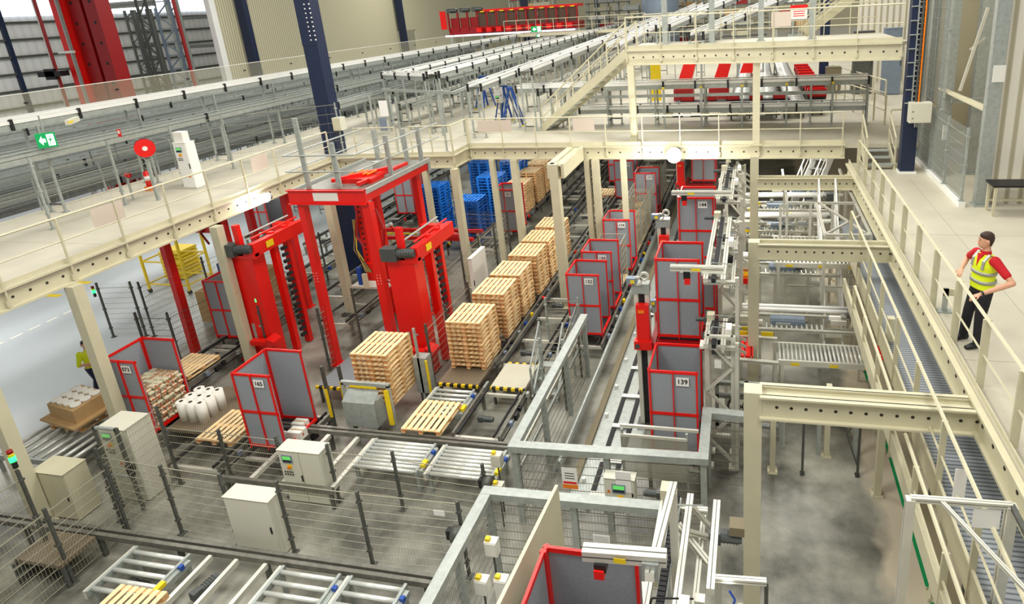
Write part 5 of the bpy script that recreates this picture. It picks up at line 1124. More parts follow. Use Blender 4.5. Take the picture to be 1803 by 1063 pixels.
# hose reel, extinguisher, exit signs
p = onz(255, 261, 7.0); p = ony(255, 261, 15.6); t = thing('hose_reel', 'red fire hose reel on a post on the left mezzanine', 'hose reel', (p.x, p.y, MZ)); ax = V(.75, -.66, 0).normalized()
MB().tube(p-ax*.0, p+ax*.05, .27, 24).build('front_disc', 'red', t, True); MB().tube(p+ax*.05, p+ax*.07, .07, 14).build('hub', 'white', t, True); MB().tube(p-ax*.22, p, .2, 20).build('hose_coil', 'black', t, True); MB().tube(p-ax*.27, p-ax*.22, .27, 24).build('rear_disc', 'dark_red', t, True)
MB().ring(p-ax*.1-V(0, 0, .28), ax, .1, .02, .05, 14).build('nozzle_guide', 'galv', t); MB().box(p.x-.2, p.x-.1, p.y+.05, p.y+.12, MZ, p.z).build('post', 'galv', t)
p = onz(264, 330, MZ+.1); t = thing('fire_extinguisher', 'red fire extinguisher standing below the hose reel', 'extinguisher', (p.x, p.y, MZ)); MB().tube((p.x, p.y, MZ+.15), (p.x, p.y, MZ+.6), .085, 14).build('cylinder', 'red', t, True); MB().ball((p.x, p.y, MZ+.6), .084, 12).build('shoulder', 'red', t, True)
MB().tube((p.x, p.y, MZ+.66), (p.x, p.y, MZ+.76), .03, 8).bar((p.x, p.y, MZ+.76), (p.x+.12, p.y, MZ+.8), .03, .03).build('valve', 'black', t); MB().tube((p.x, p.y, MZ+.35), (p.x, p.y, MZ+.5), .087, 14).build('label', 'white', t, True); MB().box(p.x-.12, p.x+.12, p.y-.1, p.y+.1, MZ, MZ+.15).build('stand', 'orange', t)
p = ony(222, 308, 15.7); t = thing('hydrant_valve', 'small red valve left of the fire extinguisher', 'valve', (p.x, p.y, MZ)); MB().tube(p, p+V(.15, -.05, 0), .07, 12).build('body', 'red', t, True); MB().tube((p.x, p.y, MZ), p, .03, 8).build('pipe', 'galv', t); MB().ring(p+V(.17, -.06, 0), (1, -.3, 0), .07, .012, .02, 14).build('handwheel', 'dark_red', t)
t = sheet(-19.35, 15.9, 7.3, .14, .24, 'small red fire sign above the hose reel', 'red'); MB().box(-19.32, -19.24, 15.888, 15.892, 7.4, 7.5).build('flame_mark', 'white', t)
def exit_sign(a, b, h, label, k=1):
    a, b = Vector(a), Vector(b); d = (b-a).normalized(); L = (b-a).length; up = V(0, 0, 1); n = d.cross(up); t = thing('exit_sign', label, 'exit sign', (a+b)/2-up*h/2)
    MB().bar(a, b, .08, h).build('body', 'sign_green', t); f = n*.045
    def P(u, v): return a+d*(L*u)+up*(h*v)+f
    MB().slab([P(.14, 0), P(.3, .3), P(.3, .12), P(.46, .12), P(.46, -.12), P(.3, -.12), P(.3, -.3)], n*.004).build('arrow', 'lamp_soft', t)
    MB().slab([P(.56, -.38), P(.9, -.38), P(.9, .38), P(.56, .38)], n*.003).build('door_mark', 'lamp_soft', t); g = MB(); n2 = n*.004
    def q(pts): g.slab([P(*z)+n*.003 for z in pts], n2)
    q([(.70, .3), (.76, .3), (.76, .16), (.70, .16)]); q([(.66, .12), (.76, .12), (.74, -.08), (.66, -.08)]); q([(.6, .05), (.66, .1), (.66, .02), (.6, -.06)]); q([(.76, .1), (.84, 0), (.82, -.05), (.75, .02)]); q([(.66, -.08), (.7, -.08), (.63, -.33), (.59, -.3)]); q([(.7, -.08), (.75, -.08), (.82, -.2), (.8, -.32), (.77, -.3), (.77, -.22)])
    g.build('running_figure', 'sign_green', t); MB().bar((a+b)/2+up*h/2, (a+b)/2+up*(h/2+.5), .03, .03).build('hanger', 'galv', t); return t
a, b = ony(64, 249, 14.0), ony(101, 250, 14.35); b.z = a.z; exit_sign(a, b, .42, 'green running man exit sign with left arrow hanging over the left mezzanine')
a, b = ony(935, 52, 46), ony(953, 51, 46.5); b.z = a.z; exit_sign(a, b, .42, 'small distant green exit sign beside a slim navy column')
a, b = ony(944, 63, 46), ony(950, 63, 46.2); b.z = a.z; exit_sign(a, b, .2, 'tiny green sign below the distant exit sign')
t = thing('junction_label', 'pale yellow equipment box hanging from the long white conveyor', 'box', (-20.2, 14.6, 7.6)); p = ony(118, 216, 14.2); q = ony(138, 213, 14.9); q.z = p.z; MB().bar(p, q, .1, .14).build('body', 'cabinet', t); MB().bar(p+V(.06, 0, 0), lerp(p, q, .4)+V(.06, 0, 0), .01, .06).build('label', 'yellow', t)
# blue step ladders
def ladder(px, py, label, h=1.7, yaw=.2):
    p = onz(px, py, MZ); t = thing('step_ladder', label, 'ladder', p, 'blue step ladders'); a = V(math.cos(yaw), math.sin(yaw), 0); b = V(-a.y, a.x, 0); top = p+V(0, 0, h)
    for s in (-1, 1):
        for e, nm in ((-1, 'front_leg'), (1, 'rear_leg')): MB().bar(p+b*s*.3+a*e*.48, top+b*s*.16+a*e*.06, .09, .05).build(nm, 'ladder_blue', t); MB().cb(p+b*s*.3+a*e*.48+V(0, 0, .03), .11, .11, .06).build('foot', 'yellow', t)
    for i in range(6):
        f = (i+1)/7; MB().bar(lerp(p+b*.3-a*.48, top+b*.16-a*.06, f), lerp(p-b*.3-a*.48, top-b*.16-a*.06, f), .07, .03).build('step', 'galv', t)
    MB().bar(top-b*.2, top+b*.2, .2, .08).build('top_cap', 'ladder_blue', t); return t
ladder(905, 221, 'blue step ladder standing open on the middle deck'); ladder(893, 216, 'blue step ladder just behind the front one', yaw=.9); ladder(856, 190, 'blue step ladder farther back between conveyor posts', yaw=1.2)
t = cabinet(-11.6, 27.4, 6.3, .35, .2, .7, 'white control box on posts left of the blue ladders', (-11.55, 6.5, .7), m='plastic_white'); MB().box(-11.45, -11.39, 27.5, 27.56, MZ, 6.34).build('stand', 'galv', t)
# lamps that glare in the photo
def lamp(p, r, e, label, stand=None):
    p = Vector(p); t = thing('floodlight', label, 'lamp', p); MB().ball(p, r, 16).build('glowing_lens', 'lamp_on', t, True); MB().tube(p+V(0, r*.5, 0), p+V(0, r*1.3, 0), r*.8, 16).build('housing', 'galv', t)
    l = bpy.data.lights.new('floodlight_beam', 'POINT'); l.energy = e; l.shadow_soft_size = .15; l.color = (1, .97, .9); o = bpy.data.objects.new('floodlight_beam', l); COL.objects.link(o); o.location = p-V(0, r*2.2, 0)
    if stand: MB().bar(p+V(0, r, 0), Vector(stand), .05, .05).build('bracket', 'galv', t)
lamp((-2.78, 21.9, 5.08), .27, 300, 'glaring white floodlight in front of the middle mezzanine beam', (-2.75, 22.5, 5.05))
p = onx(467, 348, -15.35); lamp(p, .15, 22, 'glaring small floodlight fixed to the left mezzanine beam', (-15.62, p.y, p.z+.1))
# far red machine row on top of the mezzanine
t = thing('picking_bridge', 'far red machine row with dark windows standing on the mezzanine', 'machine', (-22, 60, MZ)); X0 = -29.3
MB().box(X0, X0+13.2, 60, 62, 8.35, 9.0).build('floor_beam', 'dark_red', t)
for i in range(14): MB().box(X0+i, X0+i+.16, 59.9, 60.05, 8.7, 10.4).build('frame_post', 'dark_red', t)
MB().box(X0+3, X0+13.2, 60, 62, 10.3, 10.55).build('roof_beam', 'red', t)
for i in range(3, 13): MB().box(X0+i+.18, X0+i+.98, 60.1, 60.3, 9.0, 10.3).build('window', 'window_brown', t); MB().box(X0+i+.5, X0+i+.9, 59.85, 59.9, 10.3, 10.4).build('yellow_label', 'yellow', t); MB().box(X0+i+.2, X0+i+.7, 59.2, 59.8, 8.5, 8.9).build('tray', 'red', t)
for i in range(3): MB().box(X0+i+.2, X0+i+.95, 60.2, 60.6, 8.9, 9.9).build('drive_block', 'dark_red', t)
for i in (0, 1, 2): motor((X0+.4+i*1.3, 60, 10.6), (1, 0, 0), t, 1.0, .2)
MB().box(X0-.7, X0-.1, 59.8, 59.9, 8.9, 10.6).build('end_gate', 'red', t); MB().box(X0, X0+13, 59.0, 59.2, 8.2, 8.35).build('light_strip', 'lamp_dim', t)
for i in range(5): MB().box(X0+i*3.2, X0+.3+i*3.2, 60, 60.3, MZ, 8.35).build('leg', 'galv', t)
# ================================================================ HIGH-BAY STORE BEHIND THE WALL ON THE LEFT
def box_t(name, label, cat, x0, x1, y0, y1, z0, z1, m, part='body', g=None): t = thing(name, label, cat, ((x0+x1)/2, (y0+y1)/2, z0), g); MB().box(x0, x1, y0, y1, z0, z1).build(part, m, t); return t
t = thing('stacker_crane', 'huge dark red twin mast of the stacker crane at the upper left', 'crane', (-42.7, 35, 0))
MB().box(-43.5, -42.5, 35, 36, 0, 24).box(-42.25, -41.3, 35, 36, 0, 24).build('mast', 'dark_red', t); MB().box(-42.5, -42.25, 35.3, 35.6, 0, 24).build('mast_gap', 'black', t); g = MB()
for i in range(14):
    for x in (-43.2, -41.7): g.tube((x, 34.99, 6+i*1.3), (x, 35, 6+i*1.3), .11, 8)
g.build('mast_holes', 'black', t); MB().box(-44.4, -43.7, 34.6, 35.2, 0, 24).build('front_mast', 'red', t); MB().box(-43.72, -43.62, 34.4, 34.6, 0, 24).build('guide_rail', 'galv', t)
for i in range(3): MB().box(-44.6, -43.4, 34.3, 34.5, 9.4+i*3.4, 9.55+i*3.4).build('clamp', 'white', t)
MB().tube((-45.3, 34.4, 0), (-45.3, 34.4, 24), .1, 8).build('red_pipe', 'dark_red', t); MB().tube((-45.7, 34.6, 0), (-45.7, 34.6, 24), .07, 8).build('steel_pipe', 'alu', t)
MB().box(-46.2, -44.3, 33.8, 34.4, 8.0, 8.35).box(-45.6, -44.8, 33.8, 34.0, 7.8, 8.5).build('arm_unit', 'black', t)
def lattice(x, y, w, label, m='galv_dark', z1=22, st=1.1):
    t = thing('lattice_mast', label, 'rack', (x, y, 0), 'lattice rack frames in the high-bay store'); 
    for e in (0, w): MB().box(x+e-.12, x+e+.12, y-.05, y+.05, 0, z1).build('upright', m, t)
    g = MB(); z = 4; k = 0
    while z < z1-st: a, b = (0, w) if k % 2 else (w, 0); g.bar((x+a, y, z), (x+b, y, z+st), .08, .08); g.bar((x, y, z), (x+w, y, z), .07, .07); z += st; k += 1
    g.build('lacing', m, t); return t
for i, (x, y, w, m) in enumerate(((-48.6, 40, 1.3, 'galv'), (-47.9, 44, .9, 'galv_dark'), (-52.2, 43.5, 1.2, 'bluegrey'), (-50.5, 46, 1.6, 'galv_dark'), (-50.6, 42, 1.2, 'galv_dark'), (-49.4, 47, 1.5, 'bluegrey'), (-53, 48, 1.6, 'galv_dark'), (-51.3, 50, 1.2, 'galv'), (-56, 50, 1.6, 'galv_dark'))): lattice(x, y, w, 'lattice rack frame at the upper left, %s from the crane' % ORD[i], m)
for i, (a, b) in enumerate(((60, 8.5), (62, 11.5), (58, 14.2))): t = thing('rack_beam', 'dark horizontal rack beam behind the lattice frames, %s from below' % ORD[i], 'beam', (-52, a, b)); MB().box(-62, -46.6, a, a+.2, b, b+.35).build('beam', 'galv_dark', t)
t = thing('light_strip', 'bright blue-white strip light across the racks at the upper left', 'lamp', (-50, 44, 13.4))
for k in (0, .7): MB().box(-56, -47, 44.5, 44.7, 12.2+k, 12.36+k).build('tube', 'lamp_soft', t)
MB().box(-56, -47, 44.7, 44.9, 12.4, 12.9).build('housing', 'galv_dark', t)
t = thing('sprinkler_pipe', 'thin red pipe left of the ribbed wall edge', 'pipe', (-47.2, 47.5, 0)); MB().tube((-47.4, 47, 0), (-47.4, 47, 24), .14, 8).build('pipe', 'dark_red', t)
for i, y in enumerate((79.6, 80.7, 81.8, 83, 94.8, 96, 97.2)): MB_x = box_t('rack_upright', 'dark rack upright in the wall opening, %s from the left' % ORD[i], 'rack', -49, -48.6, y, y+.35, 0, 12, 'galv_dark', 'upright', 'rack uprights in the wall openings')
# ================================================================ REMAINING THINGS ON THE HALL FLOOR
def roll(x, y, z, h, r, label, g): t = thing('paper_roll', label, 'roll', (x, y, z), g); MB().tube((x, y, z), (x, y, z+h), r, 18).build('roll', 'white', t, True); MB().tube((x, y, z+h), (x, y, z+h+.004), r*.38, 12).build('core_hole', 'hole', t); return t
k = 0
for i in range(3):
    for j in range(3): roll(-14.55+i*.29, 11.5+j*.29, .6, .55, .13, 'white hollow roll on the brown plate, row %s, %s along' % (ORD[i], ORD[j]), 'white hollow rolls between the containers')
roll(-13.75, 12.6, .6, .6, .13, 'white hollow roll standing apart behind the group', None); roll(-13.45, 12.8, .6, .6, .13, 'white hollow roll farthest behind the group', None)
t = thing('rolls_box', 'open cardboard box full of white rolls on stacked pallets at the left', 'box', (-17.5, 11.2, .82)); q = [onz(*z, .95) for z in ((86, 704), (131, 726), (180, 686), (150, 655))]
pl = [(-18.05, 10.8), (-16.95, 10.6), (-16.95, 11.5), (-18.05, 11.7)]
MB().prism(pl, .87, 1.25).build('carton', 'cardboard', t)
for i in range(4):
    for j in range(3):
        x = -17.9+i*.26; y = 10.95+j*.26-i*.04; MB().tube((x, y, 1.25), (x, y, 1.32), .12, 16).build('white_roll', 'white', t, True)
MB().prism([(-18.25, 10.65), (-16.8, 10.4), (-16.75, 11.85), (-18.2, 12.0)], .82, .87).build('cardboard_sheet', 'cardboard', t)
copy_tree(PB, V(-18.2+13.5, 10.75-25.75, .67-.02), 'blue pallet under the cardboard box of white rolls', 'pallets under the box of rolls'); copy_tree(P0, V(-18.05+8.46, 10.7-14.62, .535-.62), 'wooden pallet under the blue pallet at the left', 'pallets under the box of rolls')
t = thing('pink_load', 'pink wrapped load standing far under the mezzanine', 'goods', (-7.8, 36, .9)); MB().box(-8.25, -7.3, 35.5, 36.5, .9, 1.9).build('wrapped_block', 'paper_wrap', t); MB().box(-8.26, -7.29, 35.49, 35.5, 1.2, 1.25).build('strap', 'tag_red', t)
def cage(x, y, z, label, h=1.75):
    t = thing('roll_cage', label, 'roll cage', (x+.45, y+.5, z), 'wire roll cages'); g = MB()
    for (a, b) in (((x, y), (x+.9, y)), ((x+.9, y), (x+.9, y+1)), ((x, y+1), (x+.9, y+1)), ((x, y), (x, y+1))):
        A1, B1 = V(*a, 0), V(*b, 0)
        for i in range(9): c = lerp(A1, B1, i/8); g.bar(c+V(0, 0, z+.15), c+V(0, 0, z+h), .012, .012)
        for i in range(7): g.bar(A1+V(0, 0, z+.15+i*(h-.15)/6), B1+V(0, 0, z+.15+i*(h-.15)/6), .014, .014)
    g.build('wire_walls', 'wire', t); f = MB()
    for a in (x, x+.9):
        for b in (y, y+1): f.bar((a, b, z+.1), (a, b, z+h), .04, .04)
    f.build('corner_posts', 'galv', t); MB().box(x, x+.9, y, y+1, z+.12, z+.16).build('base', 'wood', t)
    for a in (x+.08, x+.8):
        for b in (y+.1, y+.88): MB().tube((a, b, z+.06), (a+.04, b, z+.06), .06, 10).build('wheel', 'rubber', t)
    MB().box(x+.1, x+.8, y+.1, y+.9, z+.16, z+.9).build('goods', 'cardboard', t) if 'full' in label else None
for i, y in enumerate((20.45, 23.55, 24.75, 25.95, 27.2, 30.4, 31.7)): cage(-5.5, y, .5, ('empty wire roll cage between containers 150 and 174', 'full roll cage directly behind container 174', 'full roll cage second behind container 174', 'full roll cage third behind container 174', 'full roll cage in front of container 107', 'roll cage directly behind container 107', 'roll cage second behind container 107')[i])
t = thing('yellow_trolley', 'yellow tubular trolley frame left of the rear crane', 'trolley', (-23.5, 20, 0))
for x, y in ((-24.6, 19.6), (-22.6, 19.6), (-24.6, 20.8), (-22.6, 20.8)): MB().bar((x, y, .15), (x, y, 2.4), .08, .08).build('post', 'yellow', t); MB().tube((x, y-.03, .1), (x, y+.03, .1), .1, 10).build('wheel', 'rubber', t)
for z in (.4, 1.4, 2.4): MB().path([(-24.6, 19.6, z), (-22.6, 19.6, z), (-22.6, 20.8, z), (-24.6, 20.8, z), (-24.6, 19.6, z)], .035, 6).build('rail', 'yellow', t)
for i in range(8): tag(solo(MB().box(-25.2, -24.2, 20.9, 21.9, .05+i*.16, .17+i*.16), 'yellow_tray', 'yellow', 'yellow tray, %s from the bottom in the yellow stack at the left' % ORD[i], 'tray'), group='stacked yellow trays')
for i, (x, y, z, l) in enumerate(((-20.0, 17.5, 1.2, 'cardboard box pile under the left mezzanine behind the rear crane leg'), (-18.9, 18.6, 1.5, 'brown goods stack in the rear crane'))): box_t('goods_stack', l, 'goods', x, x+.9, y, y+.9, 0, z, 'cardboard', 'cartons').location
# red scissor machine in front of the blue pallets
t = thing('pallet_magazine', 'red frame machine with white cylinders in front of the blue pallets', 'machine', (-14, 24, 0))
for y in (23.6, 24.6): MB().bar((-16.5, y, 1.1), (-11.7, y, 1.1), .12, .14).build('red_beam', 'red', t)
for a, b in (((-14.3, 23.6, 1.1), (-13.4, 23.6, 1.9)), ((-13.4, 23.6, 1.9), (-12.3, 23.6, 1.2)), ((-16.4, 23.6, 1.2), (-15.6, 23.6, 1.7)), ((-15.6, 23.6, 1.7), (-15, 23.6, 1.2))): MB().bar(a, b, .07, .07).build('scissor_arm', 'red', t)
MB().tube((-14.2, 23.5, 1.35), (-13.2, 23.5, 1.95), .07, 10).tube((-16.2, 23.5, 1.4), (-15.4, 23.5, 1.8), .07, 10).build('white_cylinder', 'plastic_white', t); MB().tube((-13.4, 23.5, 1.3), (-12.2, 23.5, 1.3), .1, 12).build('red_drum', 'red', t, True)
for x in (-16.3, -14.2, -12): MB().box(x, x+.09, 23.55, 23.65, 0, 1.1).box(x, x+.09, 24.55, 24.65, 0, 1.1).build('leg', 'cream', t)
MB().bar((-15.8, 23.6, 1.3), (-13.8, 23.6, 1.3), .06, .06).build('yellow_bar', 'yellow', t)
# generic background conveyors under the mezzanine (left and far)
for i, (x, y0, y1) in enumerate(((-16.0, 19, 26), (-18.5, 19, 34), (-20.5, 24, 40), (-15.5, 33, 46), (-10.3, 32, 48))): chain_conv(x, x+1.1, y0, y1, .6, 'distant chain conveyor under the mezzanine, %s of the distant ones' % ORD[i], cross=1.0, mot=4, m='steel')
for i, (x, y, z1) in enumerate(((-.9, 24.5, 3.6), (.2, 24.8, 3.8), (1.2, 25.5, 3.5))): row(y, 1.2+i*.7, 'pale tube machine far below the middle mezzanine, %s from the left' % ORD[i], x0=x, x1=x+2.2)
t = thing('floor_marking', 'white dashed line painted across the pale hall floor', 'marking', (-30, 14, 0)); d0, d1 = onz(0, 605, 0), onz(140, 540, 0)
for i in range(5): a, b = lerp(d0, d1, i*.22-.1), lerp(d0, d1, i*.22+.04); MB().bar(a+V(0, 0, .003), b+V(0, 0, .003), .12, .004).build('dash', 'white', t)
for i, (px, py) in enumerate(((90, 520), (143, 497))): p = onz(px, py, 0); t = thing('floor_marking', 'yellow tape patch on the pale floor, %s' % ('nearer' if i == 0 else 'farther'), 'marking', p); MB().box(p.x-.5, p.x+.5, p.y-.12, p.y+.12, 0, .006).build('tape', 'yellow', t)
# second-tier machines behind the upper walkway
for i, x in enumerate((-3.4, -1.6, .2, 2.0)):
    t = thing('portal_post', 'grey steel portal post standing on the upper walkway, %s from the left' % ORD[i], 'post', (x, 25, 8.66)); MB().box(x-.1, x+.1, 25.2-i*.2, 25.4-i*.2, 8.66, 12).build('post', 'galv', t); MB().box(x-.15, x+.15, 25.15-i*.2, 25.45-i*.2, 8.66, 8.7).build('foot', 'galv', t)
t = sheet(1.25, 25.2, 9.35, .6, .5, 'white notice board with red header behind the upper guard rail'); MB().box(1.25, 1.85, 25.19, 25.193, 9.72, 9.85).build('header', 'red', t)
for k in range(3): MB().box(1.35, 1.75, 25.19, 25.193, 9.45+k*.08, 9.48+k*.08).build('print_line', 'red', t)

# ================================================================ FAR BACKGROUND
for i, (x, y, z0, z1, w) in enumerate(((-24, 66, MZ, 10.5, 5), (-19, 74, MZ, 11, 5), (-14, 66, MZ, 10.2, 4.5), (-8.5, 70, MZ, 11, 5), (-3, 60, MZ, 11.5, 4), (1.5, 52, MZ, 11.6, 3.5), (-32, 84, 0, 12, 6), (-12.5, 84, MZ, 12, 8))):
    t = thing('storage_rack', 'grey storage rack in the far background, %s of the racks' % ORD[i], 'rack', (x+w/2, y, z0), 'grey racks in the far background')
    for k in range(int(w/1.2)+1): MB().box(x+k*1.2, x+k*1.2+.14, y, y+.14, z0, z1).box(x+k*1.2, x+k*1.2+.14, y+1.2, y+1.34, z0, z1).build('upright', 'galv', t)
    z = z0+.6; k = 0
    while z < z1: MB().box(x, x+w, y-.02, y+1.3, z, z+.1).build('shelf', 'galv_dark', t); MB().box(x+.3+(k % 3)*.6, x+w*.45+(k % 3)*.5, y+.1, y+1.1, z+.1, z+.5).build('stored_goods', ('cream', 'galv', 'cardboard', 'dark_red', 'white')[(k+i) % 5], t); z += .9; k += 1
t = thing('silo', 'large grey silo drum at the top centre in the background', 'silo', (-6, 62, MZ)); p = onz(1145, 30, 9); MB().tube((-9, 64, MZ), (-9, 64, 13), 1.8, 28).build('drum', 'bluegrey', t, True); MB().tube((-9, 64, 7), (-9, 64, 7.2), 1.84, 28).build('band', 'galv', t, True)
railing(V(-22, 56, 8.2), V(-9, 55, 8.2), 'distant cream guard rail right of the far red machine', 12, drop=.2, h=1.2); t = thing('far_platform', 'distant cream platform right of the far red machine', 'platform', (-15, 57, MZ)); MB().box(-22, -9, 55.1, 58, 8.0, 8.2).build('deck', 'cream', t)
for x in (-21, -15.5, -10): MB().box(x, x+.3, 56, 56.3, MZ, 8.0).build('leg', 'cream', t)
for i, (x, y, w, z1, m, l) in enumerate(((4.7, 33.5, .9, 8.3, 'galv_dark', 'tall dark grey cabinet with white lettering behind the cross conveyors'), (3.5, 34, .7, 6.6, 'cream_dark', 'brownish low cabinet behind the red crates'), (6.0, 33, .8, 8.4, 'bluegrey', 'grey-blue tall cabinet near the right navy column'))):
    cabinet(x, y, MZ, w, .6, z1-MZ, l, m=m)
navy(3.55, 36, MZ, 14, 'navy column behind the red crates', .45, .4)
struct(MB().box(5.5, 14, 38, 38.2, MZ, 16), 'wall_rear_right', 'ribbed_white_x')
railing(V(3.6, 30.5, MZ), V(4.8, 25.5, MZ), 'cream guard rail leading back past the right navy column', 6, drop=.05); railing(V(4.1, 37, MZ), V(5.6, 30, MZ), 'cream guard rail leading back behind the dark cabinet', 6, drop=.05)
# ================================================================ PEOPLE
def loft(mb, secs, n=20, e=2.4):
    """closed body from sections (centre, half vector a, half vector b)"""
    vs, fs = [], []
    for c, a, b in secs:
        c, a, b = Vector(c), Vector(a), Vector(b)
        for i in range(n):
            t = 2*math.pi*i/n; x, y = math.cos(t), math.sin(t); x = math.copysign(abs(x)**(2/e), x); y = math.copysign(abs(y)**(2/e), y); vs.append(c+a*x+b*y)
    m = len(secs)
    for j in range(m-1):
        for i in range(n): fs.append((j*n+i, j*n+(i+1) % n, (j+1)*n+(i+1) % n, (j+1)*n+i))
    fs += [tuple(range(n))[::-1], tuple(range((m-1)*n, m*n))]; return mb.add(vs, fs)
def limb(mb, pts, rs, n=14):
    for (a, b, ra, rb) in zip(pts, pts[1:], rs, rs[1:]): mb.tube(a, b, ra, n, 0, rb)
    for p, r in zip(pts, rs): mb.ball(p, r, n)
    return mb
def remesh(o, vox, sm=4):
    m = o.modifiers.new('Remesh', 'REMESH'); m.mode = 'VOXEL'; m.voxel_size = vox; m.use_smooth_shade = True
    s = o.modifiers.new('Smooth', 'SMOOTH'); s.iterations = sm; s.factor = .5; return o
def person(base, Fd, hgt, handR, handL, elbR, elbL, label, shirt, vest, trousers, feet, look=None, folded=False, watch=True):
    F = Vector((Fd[0], Fd[1], 0)).normalized(); U = V(0, 0, 1); L = U.cross(F); k = hgt/1.8; b = Vector(base)
    t = thing('person', label, 'person', b)
    hip, che, nek = b+U*.95*k+F*.0, b+U*1.32*k-F*.01, b+U*1.5*k
    shR, shL = nek-L*.19*k-U*.07*k, nek+L*.19*k-U*.07*k; hd = nek+U*.19*k+F*.03; LF = Vector(look).normalized() if look else F; LL = U.cross(LF)
    g = MB()
    loft(g, [(hip-U*.06*k, F*.1*k, L*.15*k), (hip+U*.05*k, F*.11*k, L*.155*k), (hip+U*.2*k, F*.1*k, L*.14*k), (che-U*.02*k, F*.115*k, L*.165*k), (che+U*.1*k, F*.1*k, L*.175*k), (nek-U*.02*k, F*.055*k, L*.09*k)])
    limb(g, [nek-U*.05*k, nek+U*.08*k], [.06*k, .055*k])
    loft(g, [(hd-U*.115*k+LF*.03, LF*.04*k, LL*.03*k), (hd-U*.09*k+LF*.02, LF*.075*k, LL*.052*k), (hd-U*.03*k+LF*.005, LF*.092*k, LL*.07*k), (hd+U*.03*k, LF*.098*k, LL*.076*k), (hd+U*.085*k-LF*.005, LF*.085*k, LL*.066*k), (hd+U*.118*k-LF*.01, LF*.04*k, LL*.035*k)], e=2)
    g.add([hd+LF*.088*k+U*.03*k+LL*.008, hd+LF*.088*k+U*.03*k-LL*.008, hd+LF*.122*k-U*.022*k+LL*.013, hd+LF*.122*k-U*.022*k-LL*.013, hd+LF*.07*k-U*.03*k+LL*.014, hd+LF*.07*k-U*.03*k-LL*.014, hd+LF*.06*k+U*.03*k+LL*.01, hd+LF*.06*k+U*.03*k-LL*.01], [(0, 1, 3, 2), (2, 3, 5, 4), (6, 7, 1, 0), (4, 5, 7, 6), (0, 2, 4, 6), (1, 7, 5, 3)])
    g.ball(hd+LF*.085*k-U*.062*k, .018*k, 8)
    for s in (-1, 1): g.ball(hd+LL*s*.077*k-LF*.005, .024*k, 8, sz=1.4)
    for sh, el, ha, s in ((shR, elbR, handR, -1), (shL, elbL, handL, 1)):
        el, ha = Vector(el), Vector(ha); fo = (ha-el).normalized(); wr = ha-fo*.09*k
        limb(g, [sh, lerp(sh, el, .5), el, lerp(el, wr, .4), wr], [.062*k, .05*k, .042*k, .041*k, .027*k])
        side = fo.cross(U); side = side.normalized() if side.length > .1 else L.copy(); up = side.cross(fo).normalized(); th = -1 if s > 0 else 1
        loft(g, [(wr, side*.026*k, up*.018*k), (wr+fo*.045*k, side*.04*k, up*.016*k), (wr+fo*.088*k, side*.041*k, up*.013*k)], 12)
        for j, (o, ln) in enumerate(((-.031, .068), (-.011, .078), (.010, .073), (.030, .058))):
            a = wr+fo*.085*k+side*o*k; m1 = a+fo*ln*.5*k-up*.006*k; m2 = a+fo*ln*.82*k-up*.024*k; m3 = a+fo*ln*k-up*.044*k
            limb(g, [a, m1, m2, m3], [.0092*k, .0086*k, .008*k, .0072*k], 8)
        a = wr+fo*.03*k+side*th*.03*k; limb(g, [a, a+fo*.03*k+side*th*.028*k-up*.008*k, a+fo*.062*k+side*th*.034*k-up*.02*k], [.012*k, .0105*k, .0085*k], 8)
    kn, an = [], []
    for s, ft in zip((-1, 1), feet):
        ft = Vector(ft); hp = hip+L*s*.09*k-U*.03*k; kk = lerp(hp, ft+U*.09*k, .5)+F*.03*k; aa = ft+U*.09*k; kn.append(kk); an.append(aa); limb(g, [hp, lerp(hp, kk, .5), kk, lerp(kk, aa, .35), aa], [.085*k, .075*k, .055*k, .055*k, .038*k])
        limb(g, [aa-U*.04*k, ft+F*.1*k+U*.035*k], [.04*k, .03*k])
    remesh(g.build('body', 'skin', t), .0065)
    # clothes
    c = MB(); loft(c, [(hip-U*.02*k, F*.125*k, L*.17*k), (hip+U*.2*k, F*.118*k, L*.158*k), (che, F*.13*k, L*.178*k), (che+U*.1*k, F*.112*k, L*.19*k), (nek-U*.035*k, F*.07*k, L*.1*k)])
    for sh, el in ((shR, elbR), (shL, elbL)): limb(c, [sh, lerp(sh, el, .4), lerp(sh, el, .66 if not folded else .95)], [.076*k, .066*k, .062*k])
    loft(c, [(nek-U*.04*k, F*.07*k, L*.075*k), (nek+U*.035*k, F*.062*k, L*.064*k)]); remesh(c.build('polo_shirt', shirt, t), .009)
    if vest:
        c = MB(); loft(c, [(hip-U*.0*k, F*.145*k, L*.185*k), (hip+U*.2*k, F*.135*k, L*.172*k), (che, F*.146*k, L*.19*k), (che+U*.09*k, F*.13*k, L*.178*k), (nek-U*.05*k, F*.09*k, L*.15*k), (nek-U*.015*k, F*.06*k, L*.12*k)])
        v = remesh(c.build('safety_vest', vest, t), .009)
        for zz in (.1, .24):
            c = MB(); fa, la = (.153, .19) if zz < .2 else (.15, .188); loft(c, [(hip+U*zz*k, F*fa*k, L*la*k), (hip+U*(zz+.05)*k, F*fa*k, L*la*k)], 28); c.build('reflective_band', 'reflect', v, True)
        for s in (-1, 1):
            a = nek+L*s*.105*k+F*.03*k+U*.0*k; c = MB().bar(a, a+F*.085*k-U*.1*k, .05, .015).bar(a+F*.085*k-U*.1*k, a+F*.1*k-U*.22*k, .05, .015, up=F); c.bar(a, a-F*.1*k-U*.06*k, .05, .015); c.build('shoulder_band', 'reflect', v)
